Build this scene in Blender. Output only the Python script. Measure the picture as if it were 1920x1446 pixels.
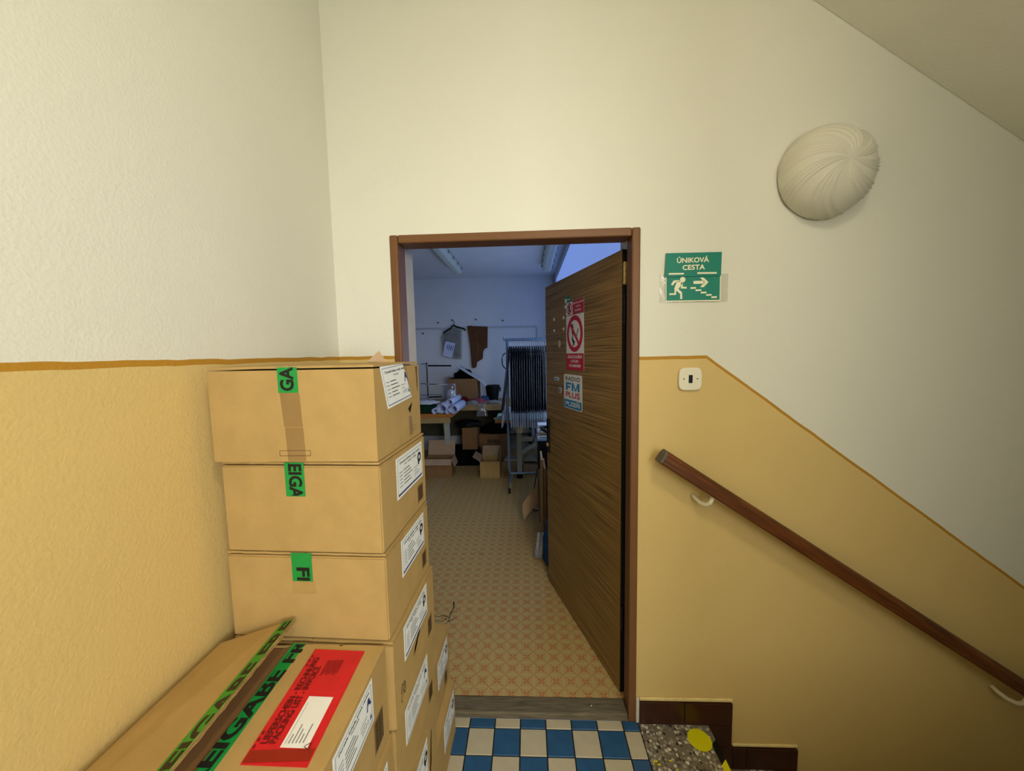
import bpy, bmesh, math, random
from mathutils import Matrix, Vector, noise as mnoise
random.seed(7)
for o in list(bpy.data.objects): bpy.data.objects.remove(o)
scn = bpy.context.scene
COL = scn.collection
R = math.radians

# ------------------------------------------------------------------ camera
FPX, YAW, PITCH, ROLL = 697.1163, .0419, -.0853, -.0194
CAM = Vector((.4892, -1.3707, 1.4566))
fwd = Vector((-math.sin(YAW)*math.cos(PITCH), math.cos(YAW)*math.cos(PITCH), math.sin(PITCH)))
rgt0 = Vector((math.cos(YAW), math.sin(YAW), 0)); up0 = rgt0.cross(fwd)
rgt = rgt0*math.cos(ROLL) + up0*math.sin(ROLL); up = -rgt0*math.sin(ROLL) + up0*math.cos(ROLL)
cd = bpy.data.cameras.new('camera'); cam = bpy.data.objects.new('camera', cd); COL.objects.link(cam)
mw = Matrix.Identity(4)
for i, v in enumerate((rgt, up, -fwd)):
    for j in range(3): mw[j][i] = v[j]
mw.translation = CAM; cam.matrix_world = mw
cd.sensor_width = 36; cd.lens = FPX/1920*36; cd.clip_start = .02
scn.camera = cam

# ------------------------------------------------------------------ world and large lights
w = bpy.data.worlds.new('world'); scn.world = w; w.use_nodes = True
w.node_tree.nodes['Background'].inputs[0].default_value = (.55, .66, .85, 1)
w.node_tree.nodes['Background'].inputs[1].default_value = .3
def area(name, loc, rot, sx, sy, power, col, spread=180):
    l = bpy.data.lights.new(name, 'AREA'); l.shape = 'RECTANGLE'; l.size = sx; l.size_y = sy
    l.energy = power; l.color = col; l.spread = R(spread)
    o = bpy.data.objects.new(name, l); COL.objects.link(o); o.location = loc; o.rotation_euler = rot
    o['kind'] = 'helper'
    return o
# added area light in a made-up stairwell window behind the camera
area('added_stairwell_light', (1.65, -3.16, 1.75), (R(90), 0, 0), 1.05, 1.2, 66, (1, 1, .97))
# daylight through the workroom window in its right-hand wall
area('workroom_window_light', (.885, 2.3, 1.33), (0, R(90), 0), .8, 2.2, 11, (.50, .66, 1))
ADDED_LAMP_STRENGTH = 52.0
vs = scn.view_settings
vs.view_transform = 'Standard'; vs.look = 'None'; vs.gamma = 1; vs.exposure = .07; vs.use_curve_mapping = False

# ------------------------------------------------------------------ helpers
def on(px, py, axis, val):
    """point where the ray of a pixel of the 1920x1446 frame meets a plane of the place"""
    d = rgt*((px-960)/FPX) + up*((723-py)/FPX) + fwd
    return CAM + d*((val-CAM[axis])/d[axis])
def atY(px, py, Y): return on(px, py, 1, Y)
def lin(c): return c/12.92 if c <= .04045 else ((c+.055)/1.055)**2.4
def rgb(h):
    h = h.lstrip('#'); return tuple(lin(int(h[i:i+2], 16)/255) for i in (0, 2, 4))
MATS = {}
def nodes_of(name):
    m = bpy.data.materials.new(name); m.use_nodes = True
    nt = m.node_tree; b = nt.nodes['Principled BSDF']
    MATS[name] = m
    return m, nt, b
def link(nt, a, b): nt.links.new(a, b)
def math_node(nt, op, a, b=None, clamp=False):
    n = nt.nodes.new('ShaderNodeMath'); n.operation = op; n.use_clamp = clamp
    for i, v in enumerate((a, b)):
        if v is None: continue
        if isinstance(v, (int, float)): n.inputs[i].default_value = v
        else: nt.links.new(v, n.inputs[i])
    return n.outputs[0]
def mixc(nt, fac, a, b):
    n = nt.nodes.new('ShaderNodeMix'); n.data_type = 'RGBA'
    for k, v in ((0, fac), (6, a), (7, b)):
        if isinstance(v, (int, float)): n.inputs[k].default_value = v
        elif isinstance(v, tuple): n.inputs[k].default_value = (*v[:3], 1)
        else: nt.links.new(v, n.inputs[k])
    return n.outputs[2]
def tex_noise(nt, scale, detail=4, vec=None, rough=.55):
    n = nt.nodes.new('ShaderNodeTexNoise'); n.inputs['Scale'].default_value = scale
    n.inputs['Detail'].default_value = detail; n.inputs['Roughness'].default_value = rough
    if vec is None:
        t = nt.nodes.new('ShaderNodeTexCoord'); vec = t.outputs['Object']
    nt.links.new(vec, n.inputs['Vector'])
    return n.outputs['Fac']
def mapping(nt, scale, coord='Object'):
    t = nt.nodes.new('ShaderNodeTexCoord'); m = nt.nodes.new('ShaderNodeMapping')
    m.inputs['Scale'].default_value = scale
    nt.links.new(t.outputs[coord], m.inputs['Vector']); return m.outputs[0]
def bump(nt, b, h, strength, dist=.002):
    n = nt.nodes.new('ShaderNodeBump'); n.inputs['Strength'].default_value = strength
    n.inputs['Distance'].default_value = dist
    nt.links.new(h, n.inputs['Height']); nt.links.new(n.outputs[0], b.inputs['Normal'])
def ramp(nt, fac, stops):
    n = nt.nodes.new('ShaderNodeValToRGB'); e = n.color_ramp.elements
    while len(e) < len(stops): e.new(.5)
    for i, (p, c) in enumerate(stops):
        e[i].position = p; e[i].color = (*c, 1)
    nt.links.new(fac, n.inputs[0]); return n.outputs[0]
def mat(name, hexcol, rough=.6, var=.07, scale=25, bmp=0, bscale=200, metal=0, spec=.4, stretch=None):
    m, nt, b = nodes_of(name)
    c = rgb(hexcol)
    vec = mapping(nt, stretch) if stretch else None
    f = tex_noise(nt, scale, 4, vec)
    col = ramp(nt, f, [(.3, tuple(x*(1-var) for x in c)), (.7, tuple(min(1, x*(1+var)) for x in c))])
    link(nt, col, b.inputs['Base Color'])
    b.inputs['Roughness'].default_value = rough; b.inputs['Metallic'].default_value = metal
    b.inputs['Specular IOR Level'].default_value = spec
    if bmp: bump(nt, b, tex_noise(nt, bscale, 3, vec), bmp)
    return m
def film(name, hexcol, opacity, rough=.12, gloss=.12):
    m, nt, b = nodes_of(name)
    nt.nodes.remove(b); out = nt.nodes['Material Output']
    tr = nt.nodes.new('ShaderNodeBsdfTransparent'); gl = nt.nodes.new('ShaderNodeBsdfGlossy'); df = nt.nodes.new('ShaderNodeBsdfTranslucent')
    d2 = nt.nodes.new('ShaderNodeBsdfDiffuse')
    c = rgb(hexcol)
    f = tex_noise(nt, 20, 4)
    col = ramp(nt, f, [(.35, tuple(x*.75 for x in c)), (.65, c)])
    link(nt, col, df.inputs[0]); link(nt, col, d2.inputs[0]); gl.inputs['Roughness'].default_value = rough
    bm = nt.nodes.new('ShaderNodeBump'); bm.inputs['Strength'].default_value = .5; bm.inputs['Distance'].default_value = .01
    link(nt, tex_noise(nt, 25, 3), bm.inputs['Height']); link(nt, bm.outputs[0], gl.inputs['Normal'])
    m0 = nt.nodes.new('ShaderNodeMixShader'); link(nt, df.outputs[0], m0.inputs[1]); link(nt, d2.outputs[0], m0.inputs[2])
    m1 = nt.nodes.new('ShaderNodeMixShader'); m1.inputs[0].default_value = opacity
    link(nt, tr.outputs[0], m1.inputs[1]); link(nt, m0.outputs[0], m1.inputs[2])
    m2 = nt.nodes.new('ShaderNodeMixShader'); m2.inputs[0].default_value = gloss
    link(nt, m1.outputs[0], m2.inputs[1]); link(nt, gl.outputs[0], m2.inputs[2])
    link(nt, m2.outputs[0], out.inputs[0]); return m
def emitter(name, hexcol, strength):
    m, nt, b = nodes_of(name)
    f = tex_noise(nt, 8, 2)
    c = rgb(hexcol)
    col = ramp(nt, f, [(.3, tuple(x*.97 for x in c)), (.7, c)])
    link(nt, col, b.inputs['Base Color']); link(nt, col, b.inputs['Emission Color'])
    b.inputs['Emission Strength'].default_value = strength
    return m

# ------------------------------------------------------------------ mesh building
WM = {}                                     # world matrices of every object made here
class MB:
    def __init__(s): s.v = []; s.f = []; s.mi = []; s.mats = []; s.cur = 0
    def use(s, m):
        m = MATS[m] if isinstance(m, str) else m
        if m not in s.mats: s.mats.append(m)
        s.cur = s.mats.index(m); return s
    def add(s, vs, fs):
        k = len(s.v); s.v += [Vector(p) for p in vs]
        for f in fs: s.f.append([i+k for i in f]); s.mi.append(s.cur)
        return s
    def box(s, x0, x1, y0, y1, z0, z1, M=None):
        vs = [Vector((x, y, z)) for z in (z0, z1) for y in (y0, y1) for x in (x0, x1)]
        if M: vs = [M @ p for p in vs]
        return s.add(vs, [(0, 2, 3, 1), (4, 5, 7, 6), (0, 1, 5, 4), (2, 6, 7, 3), (0, 4, 6, 2), (1, 3, 7, 5)])
    def slab(s, pts, off):
        """polygon pts extruded by vector off"""
        n = len(pts); pts = [Vector(p) for p in pts]; off = Vector(off)
        fs = [tuple(range(n)), tuple(range(2*n-1, n-1, -1))] + [(i, i+n, (i+1) % n+n, (i+1) % n) for i in range(n)]
        return s.add(pts + [p+off for p in pts], fs)
    def flat(s, pts): return s.add(pts, [tuple(range(len(pts)))])
    def tube(s, path, r, seg=8, closed=False, rfun=None):
        path = [Vector(p) for p in path]; n = len(path); rings = []
        ref = Vector((0, 0, 1))
        for i, p in enumerate(path):
            a = path[i-1] if (i > 0 or closed) else p
            b = path[(i+1) % n] if (i < n-1 or closed) else p
            t = (b-a).normalized()
            rf = ref if abs(t.dot(ref)) < .95 else Vector((1, 0, 0))
            u = t.cross(rf).normalized(); v = u.cross(t).normalized()
            rr = rfun(i/(n-1)) if rfun else r
            rings.append([p + u*rr*math.cos(2*math.pi*k/seg) + v*rr*math.sin(2*math.pi*k/seg) for k in range(seg)])
        vs = [q for rg in rings for q in rg]; fs = []
        for i in range(n if closed else n-1):
            j = (i+1) % n
            for k in range(seg): fs.append((i*seg+k, i*seg+(k+1) % seg, j*seg+(k+1) % seg, j*seg+k))
        if not closed: fs += [tuple(range(seg-1, -1, -1)), tuple((n-1)*seg+k for k in range(seg))]
        return s.add(vs, fs)
    def grid(s, fn, nu, nv, wrap=False):
        vs = [fn(i/nu, j/nv) for j in range(nv+1) for i in range(nu + (0 if wrap else 1))]
        c = nu if wrap else nu+1; fs = []
        for j in range(nv):
            for i in range(nu):
                i2 = (i+1) % c
                fs.append((j*c+i, j*c+i2, (j+1)*c+i2, (j+1)*c+i))
        return s.add(vs, fs)
    def lathe(s, prof, center, axis='z', seg=24):
        c = Vector(center)
        def P(r, h, a):
            x, y = r*math.cos(a), r*math.sin(a)
            return c + (Vector((x, y, h)) if axis == 'z' else Vector((x, -h, y)) if axis == '-y' else Vector((h, x, y)))
        vs = [P(r, h, 2*math.pi*k/seg) for (r, h) in prof for k in range(seg)]; fs = []
        for i in range(len(prof)-1):
            for k in range(seg): fs.append((i*seg+k, i*seg+(k+1) % seg, (i+1)*seg+(k+1) % seg, (i+1)*seg+k))
        fs += [tuple(range(seg-1, -1, -1)), tuple((len(prof)-1)*seg+k for k in range(seg))]
        return s.add(vs, fs)
    def xf(s, M): s.v = [M @ p for p in s.v]; return s
    def build(s, name, parent=None, local=False, bevel=0, smooth=False, thick=0, recalc=True, bseg=2):
        P = WM[parent] if parent else Matrix.Identity(4)
        inv = P.inverted()
        me = bpy.data.meshes.new(name)
        vs = s.v if local else [inv @ p for p in s.v]
        me.from_pydata([tuple(p) for p in vs], [], s.f)
        for m in s.mats: me.materials.append(m)
        for p, k in zip(me.polygons, s.mi): p.material_index = k
        bm = bmesh.new(); bm.from_mesh(me)
        if recalc: bmesh.ops.recalc_face_normals(bm, faces=bm.faces)
        if bevel:
            bmesh.ops.remove_doubles(bm, verts=bm.verts, dist=1e-6)
            bmesh.ops.bevel(bm, geom=[e for e in bm.edges if e.calc_face_angle(0) > .5], offset=bevel, segments=bseg, affect='EDGES', profile=.5)
        if smooth:
            for f in bm.faces: f.smooth = True
        bm.to_mesh(me); bm.free()
        o = bpy.data.objects.new(name, me); COL.objects.link(o)
        if parent: o.parent = parent
        WM[o] = P.copy()
        if thick:
            md = o.modifiers.new('thickness', 'SOLIDIFY'); md.thickness = thick; md.offset = 0
        return o
def tag(o, label=None, cat=None, group=None, kind=None):
    if label: o['label'] = label
    if cat: o['category'] = cat
    if group: o['group'] = group
    if kind: o['kind'] = kind
    return o
def thing(name, label, cat, loc=(0, 0, 0), rz=0, group=None):
    o = bpy.data.objects.new(name, None); COL.objects.link(o)
    o.location = loc; o.rotation_euler = (0, 0, rz); o.empty_display_size = .05
    WM[o] = Matrix.Translation(Vector(loc)) @ Matrix.Rotation(rz, 4, 'Z')
    return tag(o, label, cat, group)
def struct(o, label, cat='structure'):
    o['kind'] = 'structure'; o['label'] = label
    return o
def dup(root, loc, rz, label=None, group=None):
    def cp(o, par):
        c = o.copy(); COL.objects.link(c); c.parent = par
        for ch in [x for x in ALLCH.get(o, [])]: cp(ch, c)
        return c
    ALLCH = {}
    for o in COL.objects:
        if o.parent: ALLCH.setdefault(o.parent, []).append(o)
    r = cp(root, None); r.location = loc; r.rotation_euler = (0, 0, rz)
    WM[r] = Matrix.Translation(Vector(loc)) @ Matrix.Rotation(rz, 4, 'Z')
    if label: r['label'] = label
    if group: r['group'] = group
    return r
def frame(o, u, v):
    """matrix whose x,y axes are u,v and z the outward normal"""
    u = Vector(u).normalized(); v = Vector(v); v = (v - u*v.dot(u)).normalized(); n = u.cross(v)
    M = Matrix.Identity(4)
    for j in range(3): M[j][0] = u[j]; M[j][1] = v[j]; M[j][2] = n[j]; M[j][3] = o[j]
    return M
def text_geo(s, size, bold=.0, sx=1.0, align='CENTER', spacing=1.0):
    c = bpy.data.curves.new('text', 'FONT'); c.body = s; c.size = size; c.align_x = align; c.align_y = 'CENTER'
    c.offset = bold*size; c.space_character = spacing; c.resolution_u = 3
    o = bpy.data.objects.new('text', c); COL.objects.link(o)
    dg = bpy.context.evaluated_depsgraph_get(); me = bpy.data.meshes.new_from_object(o.evaluated_get(dg))
    vs = [Vector((v.co.x*sx, v.co.y, 0)) for v in me.vertices]; fs = [tuple(p.vertices) for p in me.polygons]
    bpy.data.objects.remove(o); bpy.data.curves.remove(c); bpy.data.meshes.remove(me)
    return vs, fs
def put_text(mb, M, s, x, y, cap, m='ink', bold=.02, sx=1.0, rot=0, align='CENTER', z=.0006, clip=None, fit=None, spacing=1.0):
    """cap: height of capitals; fit: wanted length of the line"""
    vs, fs = text_geo(s, cap/.70, bold, sx, align, spacing)
    if fit and vs:
        wd = max(p.x for p in vs) - min(p.x for p in vs); k = fit/wd
        vs = [Vector((p.x*k, p.y, 0)) for p in vs]
    T = Matrix.Translation((x, y, z)) @ Matrix.Rotation(rot, 4, 'Z')
    vs = [T @ p for p in vs]
    if clip:
        bm = bmesh.new(); bv = [bm.verts.new(p) for p in vs]
        for f in fs:
            try: bm.faces.new([bv[i] for i in f])
            except ValueError: pass
        x0, x1, y0, y1 = clip
        for co, no in (((x0, 0, 0), (-1, 0, 0)), ((x1, 0, 0), (1, 0, 0)), ((0, y0, 0), (0, -1, 0)), ((0, y1, 0), (0, 1, 0))):
            bmesh.ops.bisect_plane(bm, geom=bm.verts[:]+bm.edges[:]+bm.faces[:], plane_co=co, plane_no=no, clear_outer=True)
        bm.verts.index_update()
        vs = [v.co.copy() for v in bm.verts]; fs = [tuple(v.index for v in f.verts) for f in bm.faces]; bm.free()
    if not fs: return
    mb.use(m); mb.add([M @ p for p in vs], fs)
def rect(mb, M, x0, x1, y0, y1, z=0, m=None):
    if m: mb.use(m)
    mb.flat([M @ Vector(p) for p in ((x0, y0, z), (x1, y0, z), (x1, y1, z), (x0, y1, z))])
def poly(mb, M, pts, z=0, m=None):
    if m: mb.use(m)
    mb.flat([M @ Vector((x, y, z)) for x, y in pts])
def disc(mb, M, x, y, r, z=0, m=None, n=28, r2=None):
    if m: mb.use(m)
    ry = r2 or r
    mb.flat([M @ Vector((x+r*math.cos(2*math.pi*k/n), y+ry*math.sin(2*math.pi*k/n), z)) for k in range(n)])
def ring(mb, M, x, y, ro, ri, z=0, m=None, n=36):
    if m: mb.use(m)
    vs = [M @ Vector((x+r*math.cos(2*math.pi*k/n), y+r*math.sin(2*math.pi*k/n), z)) for r in (ro, ri) for k in range(n)]
    mb.add(vs, [(k, (k+1) % n, n+(k+1) % n, n+k) for k in range(n)])
def outline(mb, M, x0, x1, y0, y1, t, z, m):
    rect(mb, M, x0, x1, y0, y0+t, z, m); rect(mb, M, x0, x1, y1-t, y1, z, m)
    rect(mb, M, x0, x0+t, y0+t, y1-t, z, m); rect(mb, M, x1-t, x1, y0+t, y1-t, z, m)

# ------------------------------------------------------------------ materials
CREAM, YELLOW, OCHRE = '#e6e4d4', '#dcbf7c', '#b8862a'
def wall_paint(name, boundary):
    """roller-painted wall: cream above, yellow oil paint below, ochre line between; boundary(nt, x) -> height of the line"""
    m, nt, b = nodes_of(name)
    g = nt.nodes.new('ShaderNodeNewGeometry'); sp = nt.nodes.new('ShaderNodeSeparateXYZ'); link(nt, g.outputs['Position'], sp.inputs[0])
    wob = math_node(nt, 'MULTIPLY', math_node(nt, 'SUBTRACT', tex_noise(nt, 9, 2, g.outputs['Position']), .5), .008)
    z = math_node(nt, 'ADD', sp.outputs[2], wob)
    h = math_node(nt, 'SUBTRACT', z, boundary(nt, sp.outputs[0]))
    n1 = tex_noise(nt, 3, 5, g.outputs['Position']); n2 = tex_noise(nt, 160, 3, g.outputs['Position'])
    cr = mixc(nt, n1, tuple(x*.96 for x in rgb(CREAM)), rgb(CREAM)); ye = mixc(nt, n1, tuple(x*.93 for x in rgb(YELLOW)), rgb(YELLOW))
    up_ = math_node(nt, 'GREATER_THAN', h, 0.0); lo = math_node(nt, 'GREATER_THAN', h, -.012)
    c = mixc(nt, lo, ye, rgb(OCHRE)); c = mixc(nt, up_, c, cr)
    link(nt, c, b.inputs['Base Color'])
    b.inputs['Roughness'].default_value = .62; b.inputs['Specular IOR Level'].default_value = .25
    bump(nt, b, math_node(nt, 'ADD', n2, math_node(nt, 'MULTIPLY', tex_noise(nt, 40, 3, g.outputs['Position']), .8)), .35, .0025)
    return m
wall_paint('paint_left', lambda nt, x: math_node(nt, 'ADD', 1.4575, 0.0))
def stair_line(nt, x):
    low = math_node(nt, 'MULTIPLY', math_node(nt, 'GREATER_THAN', x, .45), -.0205)
    sl = math_node(nt, 'MULTIPLY', math_node(nt, 'MAXIMUM', math_node(nt, 'SUBTRACT', x, 1.136), 0.0), -.747)
    return math_node(nt, 'ADD', math_node(nt, 'ADD', 1.4575, low), sl)
wall_paint('paint_door_wall', stair_line)
mat('yellow_ledge', '#e2cc8c', .65, .1, 40, .4, 120, spec=.25)
mat('paint_cream', CREAM, .65, .03, 4, .3, 120, spec=.25)
mat('workroom_paint', '#d9dde2', .75, .03, 4, .15, 90, spec=.2)
mat('plaster_grey', '#cfcabd', .8, .05, 12, .2, 90)
mat('cardboard', '#b6975f', .78, .07, 14, .12, 260, spec=.2)
mat('cardboard_dark', '#8d6a45', .8, .08, 14, .12, 260, spec=.2)
mat('cardboard_pale', '#b79b7c', .8, .08, 14, .12, 260, spec=.2)
mat('cardboard_edge', '#8f7248', .9, .3, 300, spec=.1, stretch=(1, 1, 4))
mat('gap_shade', '#15110d', .7, .1, 20)
mat('brown_tape', '#94774a', .32, .05, 20, spec=.5)
mat('clear_tape', '#b2935c', .22, .05, 30, spec=.6)
mat('green_tape', '#129443', .35, .06, 30, spec=.5)
mat('green_tape_bright', '#35911f', .35, .06, 30, spec=.5)
mat('ink', '#17150f', .7, .1, 40)
mat('ink_brown', '#3b2a14', .7, .1, 40)
mat('ink_blue', '#2a3576', .6, .1, 40)
mat('ink_grey', '#6d6f74', .7, .1, 40)
mat('paper', '#eef1ef', .6, .03, 20, spec=.3)
mat('paper_white', '#f2f3f2', .5, .02, 20, spec=.3)
mat('red_film', '#d41226', .25, .12, 12, .3, 60, spec=.6)
mat('red_film_dark', '#97190f', .25, .1, 20, spec=.6)
mat('ink_on_red', '#5e0d10', .5, .15, 60)
mat('frame_brown', '#76502f', .45, .06, 12, .1, 60, spec=.3)
mat('sign_green', '#0f7f6b', .45, .04, 10, spec=.4)
mat('sign_cream', '#efecca', .5, .03, 10, spec=.3)
mat('sign_red', '#c3142f', .4, .05, 10, spec=.4)
mat('sign_white', '#eceae2', .4, .03, 10, spec=.4)
mat('sign_blue', '#1b86bd', .4, .04, 10, spec=.4)
mat('switch_plastic', '#e8e2c8', .35, .03, 10, spec=.5)
mat('black_plastic', '#0a0a0b', .45, .1, 30, spec=.25)
mat('dark_metal', '#15161a', .45, .1, 30, metal=.3)
mat('brass', '#d2b674', .5, .2, 60, metal=.5)
mat('steel_blue', '#7c94ae', .35, .1, 25, metal=.35)
mat('steel', '#a9adb2', .3, .08, 25, metal=.9)
mat('grey_paint', '#b2b7ae', .5, .08, 18, spec=.4)
mat('lamp_glass', '#d6d2bf', .5, .02, 10, spec=.3)
mat('bracket_white', '#e4dcbe', .4, .05, 20, spec=.4)
mat('tile_cream', '#c2b79a', .42, .06, 18, .05, 120, spec=.4)
mat('tile_blue', '#2d587f', .42, .12, 18, .05, 120, spec=.4)
mat('grout', '#2e2a24', .95, .2, 60, .3, 200, spec=.1)
mat('brown_glaze', '#3a1a0b', .28, .25, 10, spec=.5)
mat('yellow_paint', '#dcd600', .5, .06, 20)
mat('threshold_wood', '#6e6450', .8, .35, 12, .4, 60, spec=.2, stretch=(1, 12, 12))
mat('table_wood', '#b3712f', .5, .15, 8, stretch=(1, 8, 8))
mat('table_edge', '#a58a58', .6, .15, 8, stretch=(1, 8, 8))
mat('mint_top', '#a7c9b9', .45, .05, 12)
mat('dark_fabric', '#2c1f26', .9, .3, 10, 0, 120, spec=.1)
mat('black_fabric', '#08090b', .9, .4, 14, .3, 120, spec=.1)
mat('green_fabric', '#13301c', .9, .3, 20, .3, 120, spec=.1)
mat('red_fabric', '#5c1218', .9, .3, 20, .3, 120, spec=.1)
mat('pink_fabric', '#8a4a58', .9, .2, 20, .3, 120, spec=.1)
mat('blue_fabric', '#27507c', .75, .25, 12, .3, 100, spec=.2)
mat('grey_fabric', '#8f8f8c', .9, .25, 20, .3, 100, spec=.1)
mat('pattern_brown', '#5d3c22', .75, .15, 10, .1, 80, spec=.2)
mat('white_plastic', '#c9cdd0', .4, .04, 20)
mat('foam_white', '#c3cad2', .7, .05, 20)
mat('paper_blue', '#c6d0ee', .55, .08, 12)
mat('cable_black', '#0b0b0c', .5, .1, 20)
mat('pipe_white', '#c2c8cf', .5, .05, 20)
film('clear_film', '#cfdcf0', .15, .08, .14)
film('cover_film', '#cfdcf0', .05, .10, .13)
film('milky_film', '#eef2fa', .60, .14, .12)
film('bag_film', '#b9bba8', .30, .1, .10)
film('holder_plastic', '#f0ecd8', .10, .1, .06)
film('window_glass', '#e8f0f8', .02, .02, .05)
emitter('added_lamp_lit', '#fff4dc', ADDED_LAMP_STRENGTH)
emitter('blind_glow', '#8fb0ff', .50)  # blind glows on its own, standing in for daylight through it
mat('fluo_diffuser', '#c9d2c6', .35, .05, 14, spec=.5)
def door_veneer():
    m, nt, b = nodes_of('door_veneer')
    v = mapping(nt, (1.3, 30, 120), 'Object')
    n1 = tex_noise(nt, 1.6, 6, v, .65)
    v2 = mapping(nt, (.5, 10, 26), 'Object'); n2 = tex_noise(nt, 1.5, 4, v2)
    c = ramp(nt, n1, [(.36, rgb('#4d3616')), (.47, rgb('#86662f')), (.62, rgb('#b28d4e'))])
    c2 = mixc(nt, math_node(nt, 'MULTIPLY', n2, .5), c, rgb('#7c5e2d'))
    link(nt, c2, b.inputs['Base Color']); b.inputs['Roughness'].default_value = .42; b.inputs['Specular IOR Level'].default_value = .35
    bump(nt, b, n1, .15, .001)
door_veneer()
def rail_wood():
    m, nt, b = nodes_of('rail_wood')
    r0 = nt.nodes.new('ShaderNodeMapping'); t = nt.nodes.new('ShaderNodeTexCoord'); r0.inputs['Rotation'].default_value = (0, -math.atan(.665), 0); link(nt, t.outputs['Object'], r0.inputs['Vector'])
    m0 = nt.nodes.new('ShaderNodeMapping'); m0.inputs['Scale'].default_value = (2.5, 40, 40); link(nt, r0.outputs[0], m0.inputs['Vector'])
    n1 = tex_noise(nt, 2, 6, m0.outputs[0], .6)
    c = ramp(nt, n1, [(.3, rgb('#3a1c09')), (.55, rgb('#643510')), (.78, rgb('#80491a'))])
    link(nt, c, b.inputs['Base Color']); b.inputs['Roughness'].default_value = .4
rail_wood()
def terrazzo():
    m, nt, b = nodes_of('terrazzo')
    g = nt.nodes.new('ShaderNodeNewGeometry')
    vo = nt.nodes.new('ShaderNodeTexVoronoi'); vo.inputs['Scale'].default_value = 85; link(nt, g.outputs['Position'], vo.inputs['Vector'])
    sp = nt.nodes.new('ShaderNodeSeparateXYZ'); link(nt, vo.outputs['Color'], sp.inputs[0])
    c = ramp(nt, sp.outputs[0], [(0, rgb('#26221c')), (.2, rgb('#5d564a')), (.45, rgb('#8b8270')), (.75, rgb('#a9a08c')), (.95, rgb('#d8d2c0'))])
    far = math_node(nt, 'GREATER_THAN', vo.outputs['Distance'], .55)
    c2 = mixc(nt, far, c, rgb('#756c5b'))
    link(nt, c2, b.inputs['Base Color']); b.inputs['Roughness'].default_value = .5
terrazzo()
def lino():
    m, nt, b = nodes_of('lino')
    g = nt.nodes.new('ShaderNodeNewGeometry'); sp = nt.nodes.new('ShaderNodeSeparateXYZ'); link(nt, g.outputs['Position'], sp.inputs[0])
    cell = .0645
    def fold(x, off):
        f = math_node(nt, 'FRACT', math_node(nt, 'ADD', math_node(nt, 'DIVIDE', x, cell), off))
        return math_node(nt, 'ABSOLUTE', math_node(nt, 'SUBTRACT', f, .5))
    qx, qy = fold(sp.outputs[0], 100.3), fold(sp.outputs[1], 100.35)
    def length(ax, ay):
        return math_node(nt, 'SQRT', math_node(nt, 'ADD', math_node(nt, 'MULTIPLY', ax, ax), math_node(nt, 'MULTIPLY', ay, ay)))
    def sub(a, k): return math_node(nt, 'SUBTRACT', a, k)
    def near(d, k, w): return math_node(nt, 'LESS_THAN', math_node(nt, 'ABSOLUTE', sub(d, k)), w)
    l1 = length(qx, sub(qy, 1.0)); l2 = length(sub(qx, 1.0), qy)
    arcs = math_node(nt, 'MAXIMUM', near(l1, .707, .014), near(l2, .707, .014))
    inlens = math_node(nt, 'MAXIMUM', math_node(nt, 'LESS_THAN', l1, .69), math_node(nt, 'LESS_THAN', l2, .69))
    lobe = length(sub(qx, .125), sub(qy, .125))
    loops = near(lobe, .078, .017)
    lobein = math_node(nt, 'LESS_THAN', lobe, .06)
    rr = length(qx, qy)
    diag = math_node(nt, 'MULTIPLY', near(qx, 0, 1), math_node(nt, 'LESS_THAN', math_node(nt, 'ABSOLUTE', math_node(nt, 'SUBTRACT', qx, qy)), .02))
    stem = math_node(nt, 'MULTIPLY', diag, math_node(nt, 'LESS_THAN', rr, .47))
    stripes = math_node(nt, 'GREATER_THAN', tex_noise(nt, 6, 2, mapping(nt, (90, 90, 1))), .55)
    nz = tex_noise(nt, 2.5, 4, g.outputs['Position'])
    base = mixc(nt, nz, rgb('#c0a064'), rgb('#d0b276'))
    lens = mixc(nt, stripes, rgb('#b9a265'), rgb('#ccb477'))
    c = mixc(nt, inlens, base, lens)
    c = mixc(nt, arcs, c, rgb('#a97b48'))
    c = mixc(nt, lobein, c, rgb('#cb9c62'))
    c = mixc(nt, loops, c, rgb('#98562a'))
    c = mixc(nt, stem, c, rgb('#ab6236'))
    dirt = math_node(nt, 'MULTIPLY', math_node(nt, 'GREATER_THAN', tex_noise(nt, 1.2, 5, g.outputs['Position']), .62), .18)
    c = mixc(nt, dirt, c, rgb('#6b5a44'))
    link(nt, c, b.inputs['Base Color']); b.inputs['Roughness'].default_value = .42; b.inputs['Specular IOR Level'].default_value = .35
lino()

# ------------------------------------------------------------------ the setting: stairwell
XL, XD0, XD1, ZD = -.2135, 0.0, .8934, 1.8896       # left wall, door opening, door head
CEIL, WT = 2.86, .25
def wallbox(name, label, m, *b):
    o = MB().use(m).box(*b).build(name); return struct(o, label)
wallbox('wall_left', 'stairwell wall cream above and yellow below beside the cartons', 'paint_left', XL-.15, XL, -3.2, 0, -.02, CEIL)
mb = MB().use('paint_door_wall')
mb.box(XL-.15, XD0, 0, WT, -.02, CEIL).box(XD0, XD1, 0, .08, ZD, CEIL).box(XD0, XD1, .08, WT, ZD+.045, CEIL).box(XD1, 3.2, 0, WT, -1.6, CEIL)
struct(mb.build('wall_back'), 'cream and yellow painted wall around the open doorway')
mb = MB().use('paint_cream')      # wall behind the camera with an opening for the added window
mb.box(XL-.15, 1.07, -3.35, -3.2, -1.6, CEIL).box(2.23, 3.35, -3.35, -3.2, -1.6, CEIL).box(1.07, 2.23, -3.35, -3.2, -1.6, 1.14).box(1.07, 2.23, -3.35, -3.2, 2.36, CEIL)
struct(mb.build('wall_front'), 'cream stairwell wall with an added window behind the viewer')
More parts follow.
